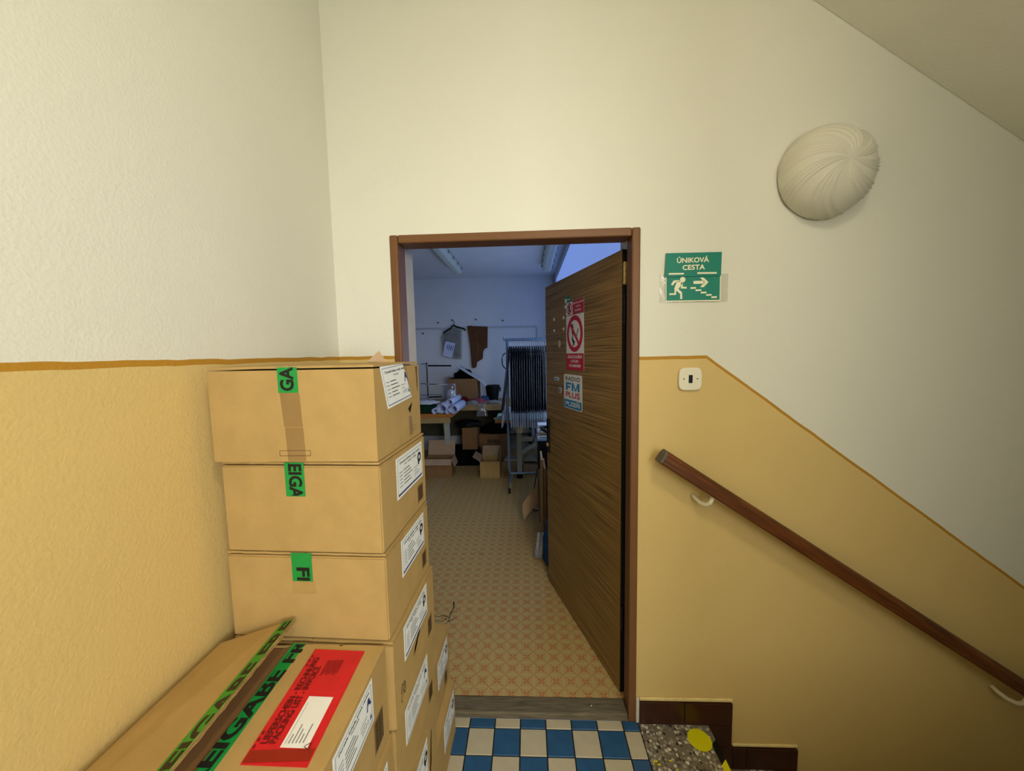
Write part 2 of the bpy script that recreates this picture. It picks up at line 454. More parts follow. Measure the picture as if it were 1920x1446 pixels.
wallbox('wall_right', 'cream wall at the foot of the stairs', 'paint_cream', 3.2, 3.35, -3.2, WT, -1.6, CEIL)
scr = MB().use('paint_cream').box(1.10, 3.2, -1.22, -1.10, -1.6, .62).build('shade_screen')  # unseen screen, added to thin the light on the right-hand wall
struct(scr, 'added cream slatted screen that dims the stair wall')
slat_me = None
for k in range(58):
    x = 1.14+.0355*k
    if slat_me is None:
        so = MB().use('paint_cream').box(0, .0242, -1.185, -1.145, .62, CEIL).build('added_slat', scr); slat_me = so.data
    else:
        so = bpy.data.objects.new('added_slat', slat_me); COL.objects.link(so); so.parent = scr
    so.location = (x, 0, 0); so.scale = (min(1, .64+.025*k), 1, 1)
wallbox('ceiling', 'cream landing ceiling above the doorway', 'paint_cream', XL-.15, 3.35, -3.35, WT, CEIL, CEIL+.12)
wallbox('shade_beam', 'added cream beam that shades the upper walls', 'paint_cream', XL, 3.2, -2.12, -1.98, 2.08, CEIL)  # unseen beam, added to keep window light off the wall tops
# sloping underside of the flight above
sof = MB().use('paint_cream')
prof = []
for k in range(9):
    t = k/8; prof.append((.90+.36*t, CEIL-.004-.135*t*t))
prof += [(3.19, CEIL-.139-.673*(3.19-1.26)), (3.19, CEIL-.002), (.90, CEIL-.002)]
prof = [(x, z) for x, z in prof]
dz = (2.6-.673*(1.26-1.452)) - (CEIL-.139)
prof = [(x, z+(dz if 2 <= i <= 9 else 0)) for i, (x, z) in enumerate(prof)]
n = len(prof)
sof.add([(x, y, z) for y in (-1.08, -.001) for x, z in prof], [tuple(range(n)), tuple(range(2*n-1, n-1, -1))] + [(i, i+n, (i+1) % n+n, (i+1) % n) for i in range(n)])
struct(sof.build('ceiling_stair'), 'sloping plastered underside of the upper stair flight')
# tiled landing floor: grout bed and single tiles
fl = MB().use('grout').box(XL, .903, -3.2, 0, -.16, -.004).build('floor')
struct(fl, 'blue and cream chequered tile floor of the landing')
TX, TY, TS = .2399, -.0412, .1
tmesh = {}
def tile(x0, x1, y0, y1, m):
    g = .0022
    key = (round(x1-x0, 4), round(y1-y0, 4), m)
    w_, d_ = (x1-x0)/2-g, (y1-y0)/2-g
    if key not in tmesh:
        o = MB().use(m).box(-w_, w_, -d_, d_, -.006, 0).build('floor_tile', fl, local=True, bevel=.0012, bseg=1); tmesh[key] = o.data
    else:
        o = bpy.data.objects.new('floor_tile', tmesh[key]); COL.objects.link(o); o.parent = fl; WM[o] = Matrix.Identity(4)
    o.location = ((x0+x1)/2, (y0+y1)/2, 0); o.rotation_euler = (0, 0, 0)
for r in range(0, 9):
    y1 = 0 if r == 0 else TY-TS*(r-1); y0 = TY-TS*r if r else TY
    for i in range(-5, 7):
        x0, x1 = max(TX+TS*i, XL), min(TX+TS*(i+1), .903)
        if x1-x0 < .01: continue
        tile(x0, x1, y0, y1, 'tile_blue' if (i+r) % 2 == 0 else 'tile_cream')
# stairs going down to the right
st = MB().use('grout').box(.904, 1.150, -1.08, 0, -.16, -.02).build('stairs')
struct(st, 'terrazzo stairs going down beside the yellow wall')
RISE, RUN, XS = .185, .25, 1.173
for k in range(0, 8):
    z = -RISE*k
    x0 = .905 if k == 0 else XS+RUN*(k-1)-.02; x1 = XS+RUN*k
    s = MB().use('terrazzo').box(x0, x1, -1.078, -.001, z-.04, z)
    s.box(x1-.03, x1-.022, -1.078, -.001, z-RISE-.001, z-.04)
    s.build('step', st, bevel=.003)
MB().use('terrazzo').box(XS+RUN*7-.02, 3.2, -1.078, -.001, -RISE*8-.05, -RISE*8).build('landing_slab', st)
disc(m_ := MB(), Matrix.Translation((1.113, -.069, .0008)), 0, 0, .042, 0, 'yellow_paint'); m_.build('yellow_dot', st)
hz = MB()
F = Matrix.Identity(4)
for k in range(7):
    hz.use('yellow_paint' if k % 2 else 'black_plastic')
    y = -.085-.07*k
    hz.flat([(1.150, y, .0006), (1.1735, y+.02, .0006), (1.1735, y-.05, .0006), (1.150, y-.07, .0006)])
    hz.flat([(1.1737, y+.02, .0), (1.1737, y+.02, -.03), (1.1737, y-.05, -.03), (1.1737, y-.05, .0)])
hz.build('hazard_tape', st)
sp = MB().use('yellow_paint')
for px, py, r in [(1230, 1428, .007), (1236, 1434, .006), (1257, 1427, .005), (1270, 1443, .004), (1226, 1433, .004)]:
    p = on(px, py, 2, 0); disc(sp, Matrix.Translation((p.x, p.y, .0007)), 0, 0, r, 0, None, 9, r*.6)
sp.build('paint_spot', st)
# glazed skirting tiles stepping down with the stairs
bb = MB().use('brown_glaze').box(.9075, 1.078, -.014, 0, .0, .092).build('baseboard_right', bevel=.002)
struct(bb, 'dark brown glazed skirting tiles stepping down the stairs')
def skirt(x0, x1, z0, z1): MB().use('brown_glaze').box(x0, x1, -.014, 0, z0, z1).build('skirting_tile', bb, bevel=.002)
skirt(1.080, 1.262, .0, .090); skirt(1.1765, 1.262, -.0925, -.002); skirt(1.1765, 1.262, -.184, -.0945)
for k in range(1, 6):
    zt = -RISE*k
    x0 = XS+RUN*(k-1)+.092; x1 = XS+RUN*k+.092
    skirt(x0+.003, x0+.055, zt, zt+.090); skirt(x0+.057, x1, zt, zt+.088)
    skirt(x1-.085, x1, zt-.0925, zt-.002); skirt(x1-.085, x1, zt-.184, zt-.0945)
# lumpy paint ledge over the skirting
MB().use('yellow_ledge').box(.908, 1.266, -.009, 0, .0925, .106).build('paint_ledge', bb, bevel=.004)
for k in range(1, 6):
    x0 = XS+RUN*(k-1)+.095; MB().use('yellow_ledge').box(x0, x0+RUN, -.009, 0, -RISE*k+.0905, -RISE*k+.102).build('paint_ledge', bb, bevel=.004)
MB().use('plaster_grey').box(.8945, .9070, -.010, 0, .0, .105).build('mortar_patch', bb, bevel=.003)

# door frame
struct(MB().use('plaster_grey').box(XD0, XD0+.004, .079, WT, 0, ZD+.045).build('trim_3'), 'grey plaster reveal of the doorway')
FW, FD = .028, .078
fr = MB().use('frame_brown')
fr.box(XD0-.002, XD0+FW, -.008, FD, 0.0, ZD+.002)
o = fr.build('trim_1', bevel=.006, bseg=3); struct(o, 'brown painted steel door frame')
MB().use('frame_brown').box(XD1-FW, XD1+.002, -.008, FD-.012, 0.0, ZD+.002).build('frame_post', o, bevel=.006, bseg=3)
MB().use('frame_brown').box(XD0+FW+.0005, XD1-FW-.0005, -.008, FD, ZD-FW, ZD+.002).build('frame_head', o, bevel=.006, bseg=3)
th = MB().use('threshold_wood').box(XD0+FW+.001, XD1-FW-.001, -.006, .068, 0, .03).build('trim_2', bevel=.006)
struct(th, 'worn grey wooden threshold between tiles and patterned floor')
MB().use('steel').lathe([(.005, 0), (.005, .003), (.003, .005)], (on(1110, 1331, 2, .03).x, .03, .03), seg=10).build('screw_head', th)

# ------------------------------------------------------------------ workroom shell
WX0, WX1, WY1, WZ, WC = -2.6, .90, 4.10, .03, 2.56
lf = MB().use('lino').box(WX0, WX1, .0685, WY1, -.05, WZ).build('floor_workroom'); struct(lf, 'tan patterned linoleum floor of the workroom')
MB().use('pipe_white').box(-.506, -.502, 1.2, 3.0, WZ, WZ+.0015, ).build('floor_seam', lf)
mat('crack_grey', '#3c3a36', .9, .2, 60)
ck = MB().use('crack_grey')
def crack(pts, w0):
    q = [on(px, py, 2, WZ) for px, py in pts]
    ck.tube([(p.x, p.y, WZ) for p in q], w0, 4, rfun=lambda t_: max(.0012, w0*(1-.7*t_)))
crack([(851, 1129), (851, 1140), (845, 1150), (842, 1162), (836, 1171)], .0045)
crack([(842, 1158), (832, 1154), (822, 1157), (812, 1155)], .003); crack([(840, 1166), (848, 1163), (855, 1158)], .003); crack([(838, 1160), (828, 1166), (816, 1164)], .003); crack([(846, 1150), (853, 1147), (858, 1149)], .002)
ck.build('floor_crack', lf)
wallbox('wall_workroom_back', 'pale workroom wall behind the tables', 'workroom_paint', WX0, WX1, WY1, WY1+.15, 0, WC)
wallbox('wall_workroom_left', 'pale workroom wall on the left', 'workroom_paint', WX0-.15, WX0, WT, WY1+.15, 0, WC)
wallbox('wall_workroom_front', 'pale workroom face of the door wall', 'workroom_paint', WX0-.15, XL-.15, WT-.1, WT, 0, WC)
mb = MB().use('workroom_paint')
mb.box(WX1, WX1+.2, WT, .3, 0, WC).box(WX1, WX1+.2, 3.9, WY1+.15, 0, WC).box(WX1, WX1+.2, .3, 3.9, 0, .90).box(WX1, WX1+.2, .3, 3.9, 2.49, WC)
struct(mb.build('wall_workroom_right'), 'pale workroom wall with the window')
wallbox('ceiling_workroom', 'pale workroom ceiling with two fluorescent lights', 'workroom_paint', WX0-.15, WX1+.2, WT, WY1+.15, WC, WC+.12)
def window(name, label, mk):
    wn = MB().use('sign_white'); mk(wn); o = wn.build(name, bevel=.003); return struct(o, label)
def w1(b):
    x = WX1+.11
    for y0, y1 in ((.3, .36), (1.2, 1.26), (3.84, 3.9), (2.02, 2.08), (2.92, 2.98)): b.box(x, x+.05, y0, y1, .90, 2.49)
    for z0, z1 in ((.90, .96), (2.43, 2.49)): b.box(x, x+.05, .36, 3.84, z0, z1)
o = window('window_1', 'white framed window of the workroom behind a pale glowing blind', w1)
MB().use('window_glass').box(WX1+.13, WX1+.134, .36, 3.84, .96, 2.43).build('pane', o)
MB().use('blind_glow').box(WX1+.012, WX1+.016, .305, 3.895, 1.74, 2.475).build('glowing_blind', o)
MB().use('sign_white').tube([(WX1+.03, .305, 2.47), (WX1+.03, 3.895, 2.47)], .018, 10).build('blind_roller', o)
def w2(b):
    b.box(1.07, 1.13, -3.30, -3.25, 1.14, 2.36).box(2.17, 2.23, -3.30, -3.25, 1.14, 2.36).box(1.13, 2.17, -3.30, -3.25, 1.14, 1.20).box(1.13, 2.17, -3.30, -3.25, 2.30, 2.36)
o = window('added_window_2', 'added white framed stairwell window behind the viewer', w2)  # unseen window, made up to light the landing from behind
MB().use('window_glass').box(1.13, 2.17, -3.28, -3.276, 1.20, 2.30).build('pane', o)

# ------------------------------------------------------------------ door leaf, open into the workroom
H2 = Vector((.859, .076)); T2 = Vector((.606-.859, .855-.076)).normalized()
dr = bpy.data.objects.new('door_1', None); COL.objects.link(dr); dr.location = (H2.x, H2.y, WZ); dr.rotation_euler = (0, 0, math.atan2(T2.y, T2.x))
WM[dr] = Matrix.Translation((H2.x, H2.y, WZ)) @ Matrix.Rotation(math.atan2(T2.y, T2.x), 4, 'Z')
struct(dr, 'wood veneer door standing open with warning stickers')
# local: x along the leaf away from the hinges, y+ = visible side, z up from the floor
LT = .030
MB().use('door_veneer').box(.014, .832, -LT, 0, .006, 1.812).build('leaf', dr, local=True, bevel=.002)
MB().use('gap_shade').box(.0118, .0138, -LT, -.0004, .006, 1.812).build('edge_shade', dr, local=True)  # dark strip over the hinge edge; shade of the gap painted in
FD_ = Matrix(((-1, 0, 0, 0), (0, 0, 1, 0), (0, 1, 0, -WZ), (0, 0, 0, 1)))    # sticker frame: (-s, z) -> local door coordinates, normal +y
def sticker(name, s0, s1, z0, z1, m, t=.0008, label=None, pts=None):
    b = MB().use(m)
    if pts: b.slab([FD_ @ Vector((-s, z, .0002)) for s, z in pts], FD_.to_3x3() @ Vector((0, 0, t)))
    else: b.box(s1, s0, .0002, t, z0-WZ, z1-WZ)
    o = b.build(name, dr, local=True)
    if label: o['label'] = label
    return o
# no-smoking notice
sg = sticker('sticker', .531, .333, 1.369, 1.642, 'sign_white', label='no smoking notice in red and white')
b = MB(); cx, cz = -.432, 1.549
rect(b, FD_, -.531, -.333, 1.369, 1.452, .0014, 'sign_red')
ring(b, FD_, cx, cz, .090, .066, .0015, 'sign_red')
face = [(-.03, .052), (-.018, .046), (-.012, .03), (-.016, .02), (-.008, .012), (-.014, .004), (-.012, -.006), (-.02, -.016), (-.012, -.03), (.004, -.038), (-.006, -.056), (-.022, -.060), (-.016, -.045), (-.03, -.03), (-.028, -.016), (-.022, -.008), (-.03, .008), (-.034, .022), (-.028, .036)]
poly(b, FD_, [(cx+x, cz+y) for x, y in face], .00145, 'ink')
poly(b, FD_, [(cx+.018, cz-.012), (cx+.026, cz-.016), (cx+.046, cz+.020), (cx+.038, cz+.026)], .00145, 'ink_grey')
a = math.sqrt(.5)
poly(b, FD_, [(cx-.058, cz+.048), (cx-.046, cz+.060), (cx+.058, cz-.048), (cx+.046, cz-.060)], .0016, 'sign_red')
for k, tx in enumerate(('ZÁKAZ KOUŘENÍ', 'A VSTUPU', 'S PLAMENEM')):
    put_text(b, FD_, tx, cx, 1.434-.022*k, .0135, 'sign_white', .02, fit=(.165, .088, .13)[k], z=.0017)
b.build('print', sg, local=True)
# no-entry notice above it
sg = sticker('sticker', .531, .331, 1.646, 1.709, 'sign_white', label='no entry notice in red and white')
b = MB(); rect(b, FD_, -.452, -.331, 1.646, 1.709, .0014, 'sign_red'); ring(b, FD_, -.492, 1.677, .029, .021, .0014, 'sign_red')
poly(b, FD_, [(-.498, 1.694), (-.486, 1.694), (-.482, 1.672), (-.488, 1.658), (-.498, 1.66), (-.503, 1.676)], .0013, 'ink')
poly(b, FD_, [(-.514, 1.694), (-.509, 1.699), (-.470, 1.660), (-.475, 1.655)], .0015, 'sign_red')
for k, tx in enumerate(('NEPOVOLANÝM', 'VSTUP', 'ZAKÁZÁN')): put_text(b, FD_, tx, -.392, 1.696-.018*k, .0085, 'sign_white', .015, fit=(.108, .05, .07)[k], z=.0017)
b.build('print', sg, local=True)
sg = sticker('sticker', .552, .478, 1.680, 1.740, 'sign_green', t=.0001+.0002, label='small green escape sticker half covered by the red notice')
b = MB(); rect(b, FD_, -.548, -.525, 1.712, 1.732, .0005, 'sign_cream'); rect(b, FD_, -.52, -.482, 1.722, 1.726, .0005, 'sign_cream'); rect(b, FD_, -.551, -.533, 1.684, 1.700, .0005, 'sign_cream'); b.build('print', sg, local=True)
# radio sticker
def rr(s0, s1, z0, z1, r):
    pts = []
    for (x, z, a0) in ((s1+r, z0+r, 180), (s0-r, z0+r, 270), (s0-r, z1-r, 0), (s1+r, z1-r, 90)):
        for k in range(5): pts.append((x+r*math.cos(R(a0+22.5*k)), z+r*math.sin(R(a0+22.5*k))))
    return pts
sg = sticker('sticker', 0, 0, 0, 0, 'sign_white', label='white and blue radio station sticker', pts=rr(.566, .353, 1.168, 1.345, .012))
b = MB(); cx = -.4595
poly(b, FD_, [(-s, z) for s, z in [(.562, 1.214)] + [p for p in rr(.562, .357, 1.172, 1.26, .010) if p[1] < 1.2] + [(.357, 1.214)]] if False else [(-.562, 1.214), (-.562, 1.178), (-.556, 1.172), (-.363, 1.172), (-.357, 1.178), (-.357, 1.214)], .0014, 'sign_blue')
put_text(b, FD_, 'RADIO', cx, 1.322, .021, 'ink', .012, fit=.165, z=.0015, spacing=1.2)
x0, z0 = cx-.080, 1.2625        # bold F and M
for pts in ([(0, 0), (.022, 0), (.022, .041), (0, .041)], [(.022, .030), (.062, .030), (.062, .041), (.022, .041)], [(.022, .013), (.054, .013), (.054, .023), (.022, .023)],
            [(.072, 0), (.092, 0), (.092, .041), (.072, .041)], [(.140, 0), (.160, 0), (.160, .041), (.140, .041)], [(.092, .041), (.092, .024), (.111, 0), (.116, .010)], [(.140, .041), (.116, .010), (.121, 0), (.140, .024)], [(.111, 0), (.121, 0), (.116, .010)]):
    poly(b, FD_, [(x0+x, z0+z) for x, z in pts], .0015, 'sign_blue')
put_text(b, FD_, 'PLUS', cx, 1.239, .028, 'sign_red', .02, fit=.165, z=.0015)
put_text(b, FD_, 'PLZEŇ', cx, 1.192, .020, 'sign_white', .03, fit=.165, z=.0017)
b.build('print', sg, local=True)
for s, z in ((.698, 1.643), (.566, 1.640), (.698, 1.581), (.566, 1.581)): sticker('tape_square', s+.010, s-.010, z-.007, z+.007, 'sign_cream')
sticker('oval_sticker', 0, 0, 0, 0, 'tile_cream', pts=[(.624+.017*math.cos(k*.314), 1.505+.02*math.sin(k*.314)) for k in range(20)])
sg = sticker('sticker', .70, .635, 1.304, 1.322, 'sign_white', label='small white and blue strip sticker'); b = MB(); rect(b, FD_, -.695, -.645, 1.308, 1.317, .0014, 'sign_blue'); b.build('print', sg, local=True)
sg = sticker('sticker', 0, 0, 0, 0, 'sign_white', label='small round crest sticker', pts=[(.621+.02*math.cos(k*.314), 1.253+.017*math.sin(k*.314)) for k in range(20)]); b = MB(); ring(b, FD_, -.621, 1.253, .013, .008, .0014, 'ink'); rect(b, FD_, -.626, -.616, 1.247, 1.259, .0014, 'ink_blue'); b.build('print', sg, local=True)
# handle plate, lever, key; hinges
pl = MB().use('black_plastic').box(.778, .815, .0, .009, .83, 1.035).build('handle_plate', dr, local=True, bevel=.003)
MB().use('black_plastic').tube([(.796, .009, .985), (.796, .045, .985), (.79, .052, .985), (.74, .055, .982), (.685, .054, .98)], .009, 10).build('lever', pl, local=True, smooth=True)
MB().use('brass').lathe([(.012, 0), (.012, .006), (.007, .007)], (.796, 0, 0), axis='z', seg=14).xf(Matrix.Translation((0, .009, .88)) @ Matrix.Rotation(R(-90), 4, 'X') @ Matrix.Identity(4)).build('lock_cylinder', pl, local=True)
for z0, z1, m in ((1.68, 1.765, 'brass'), (1.53, 1.64, 'dark_metal'), (.28, .39, 'dark_metal')):
    hg = MB().use(m).box(.001, .013, -.022, -.002, z0, z1).build('hinge', dr, local=True, bevel=.003)

# ------------------------------------------------------------------ cartons
def carton(label, x0, x1, y0, y1, z0, h, rz=0, group='brown cartons stacked by the door', hole=None, flaps=True):
    t = thing('cardboard_box', label, 'box', ((x0+x1)/2, (y0+y1)/2, z0), rz, group)
    w_, d_ = (x1-x0)/2, (y1-y0)/2
    t['w'] = w_; t['d'] = d_; t['h'] = h
    hb = h-.0085 if flaps else h
    bm = bmesh.new()
    v = [bm.verts.new(p) for p in ((-w_, -d_, 0), (w_, -d_, 0), (w_, d_, 0), (-w_, d_, 0), (-w_, -d_, hb), (w_, -d_, hb), (w_, d_, hb), (-w_, d_, hb))]
    for q in ((3, 2, 1, 0), (0, 1, 5, 4), (2, 3, 7, 6), (3, 0, 4, 7)): bm.faces.new([v[i] for i in q])
    if flaps: bm.faces.new([v[i] for i in (4, 5, 6, 7)])
    if hole:
        ed = [bm.edges.get((v[a_], v[b_])) or bm.edges.new((v[a_], v[b_])) for a_, b_ in ((1, 2), (2, 6), (6, 5), (5, 1))]
        for hl in hole:
            hv = [bm.verts.new((w_, y, z)) for y, z in hl]
            ed += [bm.edges.new((hv[i], hv[(i+1) % len(hv)])) for i in range(len(hv))]
        bmesh.ops.triangle_fill(bm, edges=ed, use_beauty=True, normal=(1, 0, 0))
    else: bm.faces.new([v[i] for i in (1, 2, 6, 5)])
    bmesh.ops.recalc_face_normals(bm, faces=bm.faces)
    bvl = [e for e in bm.edges if len(e.link_faces) == 2 and e.calc_face_angle(0) > .5]
    if not hole: bmesh.ops.bevel(bm, geom=bvl, offset=.003, segments=2, affect='EDGES')
    me = bpy.data.meshes.new('body'); bm.to_mesh(me); bm.free(); me.materials.append(MATS['cardboard'])
    o = bpy.data.objects.new('body', me); COL.objects.link(o); o.parent = t; WM[o] = WM[t].copy()
    if not flaps:
        md = o.modifiers.new('thickness', 'SOLIDIFY'); md.thickness = .004; md.offset = -1
    if flaps:
        for sgn in (-1, 1):
            a0, a1 = (-w_+.001, -.0008) if sgn < 0 else (.0008, w_-.001)
            fb = MB().use('cardboard')
            jit = [random.uniform(0, .0025) for _ in range(9)]
            top = [(a0+(a1-a0)*i/8, -d_+.001+jit[i], 0) for i in range(9)] + [(a1, d_-.001, 0), (a0, d_-.001, 0)]
            fb.slab([(x, y, hb+.0035) for x, y, _ in top], (0, 0, .0045)); fb.build('flap', t, local=True)
    return t
def side_frame(t): return Matrix.Translation((t['w'], 0, 0)) @ Matrix(((0, 0, 1, 0), (1, 0, 0, 0), (0, 1, 0, 0), (0, 0, 0, 1)))   # +X face: x->Y, y->Z
def front_frame(t): return Matrix.Translation((0, -t['d'], 0)) @ Matrix(((1, 0, 0, 0), (0, 0, -1, 0), (0, 1, 0, 0), (0, 0, 0, 1)))
def side_label(t, y0, y1, z0, z1, style='brace', pts=None):
    """paper label with its print on the right-hand face; y, z local"""
    F = side_frame(t); P = pts or [(y0, z0), (y1, z0), (y1, z1), (y0, z1)]
    lb = MB().use('paper').slab([F @ Vector((y, z, .0004)) for y, z in P], F.to_3x3() @ Vector((0, 0, .0007))).build('label', t, local=True)
    b = MB()
    # bilinear placement so the print follows a skewed label
    def Q(u, v): 
        p = [Vector(q) for q in P]; q = p[0].lerp(p[1], u).lerp(p[3].lerp(p[2], u), v); return q
    o = Q(0, 0); ux = Q(1, 0)-o; vy = Q(0, 1)-o; L, Hh = ux.length, vy.length
    un, vn = ux/L, vy/Hh
    G = F @ Matrix(((un.x, vn.x, 0, o.x), (un.y, vn.y, 0, o.y), (0, 0, 1, .0013), (0, 0, 0, 1)))
    e = .006
    outline(b, G, e, L-e, e, Hh-e, .0011, 0, 'ink_blue' if style != 'brace' else 'ink')
    put_text(b, G, 'Dorsale Schale, small, rechts', L*.5, Hh*.84, .0056, 'ink', .02, fit=L*.78, z=.0002)
    put_text(b, G, 'POLLEX' if style == 'pollex' else 'ART. 9298-17-1-SMR', L*.5, Hh*.74, .0042, 'ink', .01, fit=L*(.2 if style == 'pollex' else .45), z=.0002)
    for k in range(5):
        z = Hh*(.60-.088*k)
        rect(b, G, L*.09, L*.20, z, z+.0016, .0002, 'ink_grey'); rect(b, G, L*.24, L*(.46+.05*((k*7) % 3)), z, z+.0019, .0002, 'ink')
    rect(b, G, L*.62, L*.80, Hh*.42, Hh*.42+.0013, .0002, 'ink_grey'); rect(b, G, L*.62, L*.76, Hh*.34, Hh*.34+.0013, .0002, 'ink_grey')
    if style == 'brace':
        rect(b, G, e, L-e, e, e+.0045, .0003, 'ink_blue'); ring(b, G, L*.86, Hh*.62, Hh*.14, Hh*.06, .0003, 'ink', 14)
        poly(b, G, [(L*.80, Hh*.62), (L*.86, Hh*.56), (L*.85, Hh*.42), (L*.80, Hh*.44)], .0004, 'ink')
    else:
        poly(b, G, [(L*.80, Hh*.50), (L*.84, Hh*.72), (L*.88, Hh*.74), (L*.94, Hh*.52), (L*.90, Hh*.54), (L*.87, Hh*.60), (L*.84, Hh*.58), (L*.83, Hh*.48)], .0003, 'ink_blue')
        poly(b, G, [(L*.88, Hh*.18), (L*.94, Hh*.18), (L*.91, Hh*.32)], .0003, 'ink_blue')
        rect(b, G, e, L-e, e, e+.0018, .0003, 'ink_blue')
    for k in range(4):   # handwritten number
        x = L*(.66+.05*k); poly(b, G, [(x, Hh*.20), (x+.002, Hh*.20), (x+.004, Hh*.29), (x+.002, Hh*.30)], .0003, 'ink_grey')
    b.build('print', lb, local=True)
    return lb
def barcode(t, y0, y1, z0, z1):
    F = side_frame(t); b = MB().use('brown_tape'); b.slab([F @ Vector((y, z, .0003)) for y, z in ((y0, z0), (y1, z0), (y1, z1), (y0, z1))], F.to_3x3() @ Vector((0, 0, .0004)))
    pt = b.build('barcode_tape', t, local=True); b = MB().use('ink_brown'); y = y0+.004
    while y < y1-.005:
        ww = random.choice((.0012, .002, .003)); rect(b, F, y, y+ww, z0+.004, z1-.004, .0012); y += ww+random.choice((.0012, .002))
    b.build('bars', pt, local=True)
def tape_front(t, x0, x1, z0, z1, m, name='tape', pts=None):
    F = front_frame(t); P = pts or [(x0, z0), (x1, z0), (x1, z1), (x0, z1)]
    return MB().use(m).slab([F @ Vector((x, z, .0003)) for x, z in P], F.to_3x3() @ Vector((0, 0, .0005))).build(name, t, local=True), F

# column A, against the left wall: top carton to floor
Y0, Y1 = -.620, -.324
XR = {1: .178, 2: .184, 3: .186, 4: .190, 5: .188, 6: .188, 7: .186}
hole1 = [[(.112, .170), (.118, .188), (.132, .190), (.134, .150), (.130, .118), (.122, .145)], [(.048, .083), (.083, .096), (.070, .076), (.062, .068)]]
A1 = carton('topmost cardboard box of the tall stack with torn label', -.181, XR[1], Y0, Y1, 1.2375, .2025, R(-1.1), hole=hole1)
dzA = lambda z, z0: z-z0
g, F = tape_front(A1, -.0255, .0175, .147, .2, 'green_tape'); b = MB()
put_text(b, F, 'GA', -.004, .1745, .0275, 'ink', .035, rot=R(90), z=.001, fit=.050); b.build('lettering', g, local=True)
tape_front(A1, 0, 0, 0, 0, 'brown_tape', 'brown_tape', pts=[(-.018, .075), (.022, .075), (.019, .1465), (-.023, .1465)])
tape_front(A1, 0, 0, 0, 0, 'brown_tape', 'brown_tape', pts=[(-.0145, .002), (.0245, .002), (.0225, .0735), (-.0165, .0735)])
b = MB(); outline(b, F, -.032, .036, .013, .025, .0008, .0012, 'ink_brown'); b.build('printed_frame', A1, local=True)
side_label(A1, 0, 0, 0, 0, 'pollex', pts=[(-.084, .101), (.078, .110), (.020, .200), (-.118, .197)])
barcode_b = tape_front  # (kept short)
F = side_frame(A1); MB().use('brown_tape').slab([F @ Vector((y, z, .0003)) for y, z in ((.052, .012), (.077, .012), (.075, .062), (.050, .062))], F.to_3x3() @ Vector((0, 0, .0004))).build('brown_tape', A1, local=True)
b = MB(); rect(b, F, .078, .112, .030, .0307, .0004, 'ink_brown'); rect(b, F, .078, .112, .020, .0207, .0004, 'ink_brown'); b.build('printed_line', A1, local=True)
MB().use('cardboard_pale').add([(.10, .00, .2055), (.135, .03, .2055), (.122, .02, .232), (.105, .035, .215)], [(0, 1, 2), (0, 2, 3)]).build('torn_flap', A1, local=True, thick=.003)

A2 = carton('second box from the top of the tall stack', -.170, XR[2], Y0+.002, Y1, 1.0365, .1995, R(-2.2))
g, F = tape_front(A2, -.032, .011, .125, .199, 'green_tape'); b = MB()
put_text(b, F, 'REIGA', -.0105, .170, .0275, 'ink', .035, rot=R(-90), z=.001, fit=.117-.02, clip=(-1, 1, .1265, .1975)); b.build('lettering', g, local=True)
side_label(A2, -.063, .121, .083, .181); barcode(A2, .075, .118, .020, .066); 
A3 = carton('third box from the top, standing on the torn one', -.174, XR[3], Y0+.002, Y1, .838, .197, R(-2.0))
g, F = tape_front(A3, -.031, .015, .133, .197, 'green_tape'); b = MB()
put_text(b, F, 'FREI', -.0075, .122, .0275, 'ink', .035, rot=R(-90), z=.001, fit=.085, clip=(-1, 1, .1345, .196)); b.build('lettering', g, local=True)
tape_front(A3, 0, 0, 0, 0, 'clear_tape', 'clear_tape', pts=[(-.034, .105), (.022, .105), (.018, .1325), (-.032, .1325)])
side_label(A3, -.060, .106, .090, .180); barcode(A3, .082, .118, .025, .07)
hole4 = [[(-.02, .088), (.008, .105), (.03, .112), (.022, .100), (.004, .090), (-.012, .076), (-.03, .070)]]
A4 = carton('box with ripped label and pen scribble under the third box', -.172, XR[4]+.004, Y0-.001, Y1, .632, .204, R(-2.0), hole=hole4)
side_label(A4, -.088, .085, .108, .192); barcode(A4, .085, .122, .028, .08)
F = side_frame(A4); b = MB().use('ink_brown')
for pth in ([(-.118, .055), (-.108, .072), (-.100, .06), (-.108, .046), (-.118, .038), (-.112, .03)], [(-.098, .07), (-.102, .055), (-.098, .04), (-.092, .045), (-.094, .066)]):
    b.tube([F @ Vector((y, z, .0006)) for y, z in pth], .0008, 5)
b.build('pen_scribble', A4, local=True)
A5 = carton('fifth box down with white label beside the doorway', -.172, XR[5], Y0-.001, Y1, .424, .207, R(-2.0)); side_label(A5, -.088, .085, .098, .188, 'pollex'); barcode(A5, .085, .122, .03, .08)
hole6 = [[(.060, .02), (.075, .06), (.092, .15), (.098, .15), (.088, .06), (.07, .015)]]
A6 = carton('low box with slashed side and crushed label', -.170, XR[6], Y0, Y1, .215, .208, R(-1.8), hole=hole6); side_label(A6, -.08, .055, .06, .17); 
A7 = carton('bottom box of the tall stack on the tiles', -.170, XR[7], Y0, Y1, .0015, .2125, R(-1.2))
# column C, between column A and the door wall
C1 = carton('pale topped box of the short stack against the door frame', -.185, .165, -.312, -.026, .2145, .205, R(-1.2)); side_label(C1, -.02, .115, .085, .18); barcode(C1, .06, .1, .02, .07)
C2 = carton('lowest box of the short stack beside the threshold', -.160, .186, -.316, -.05, .0015, .212, R(-1.5)); side_label(C2, -.03, .115, .09, .19)
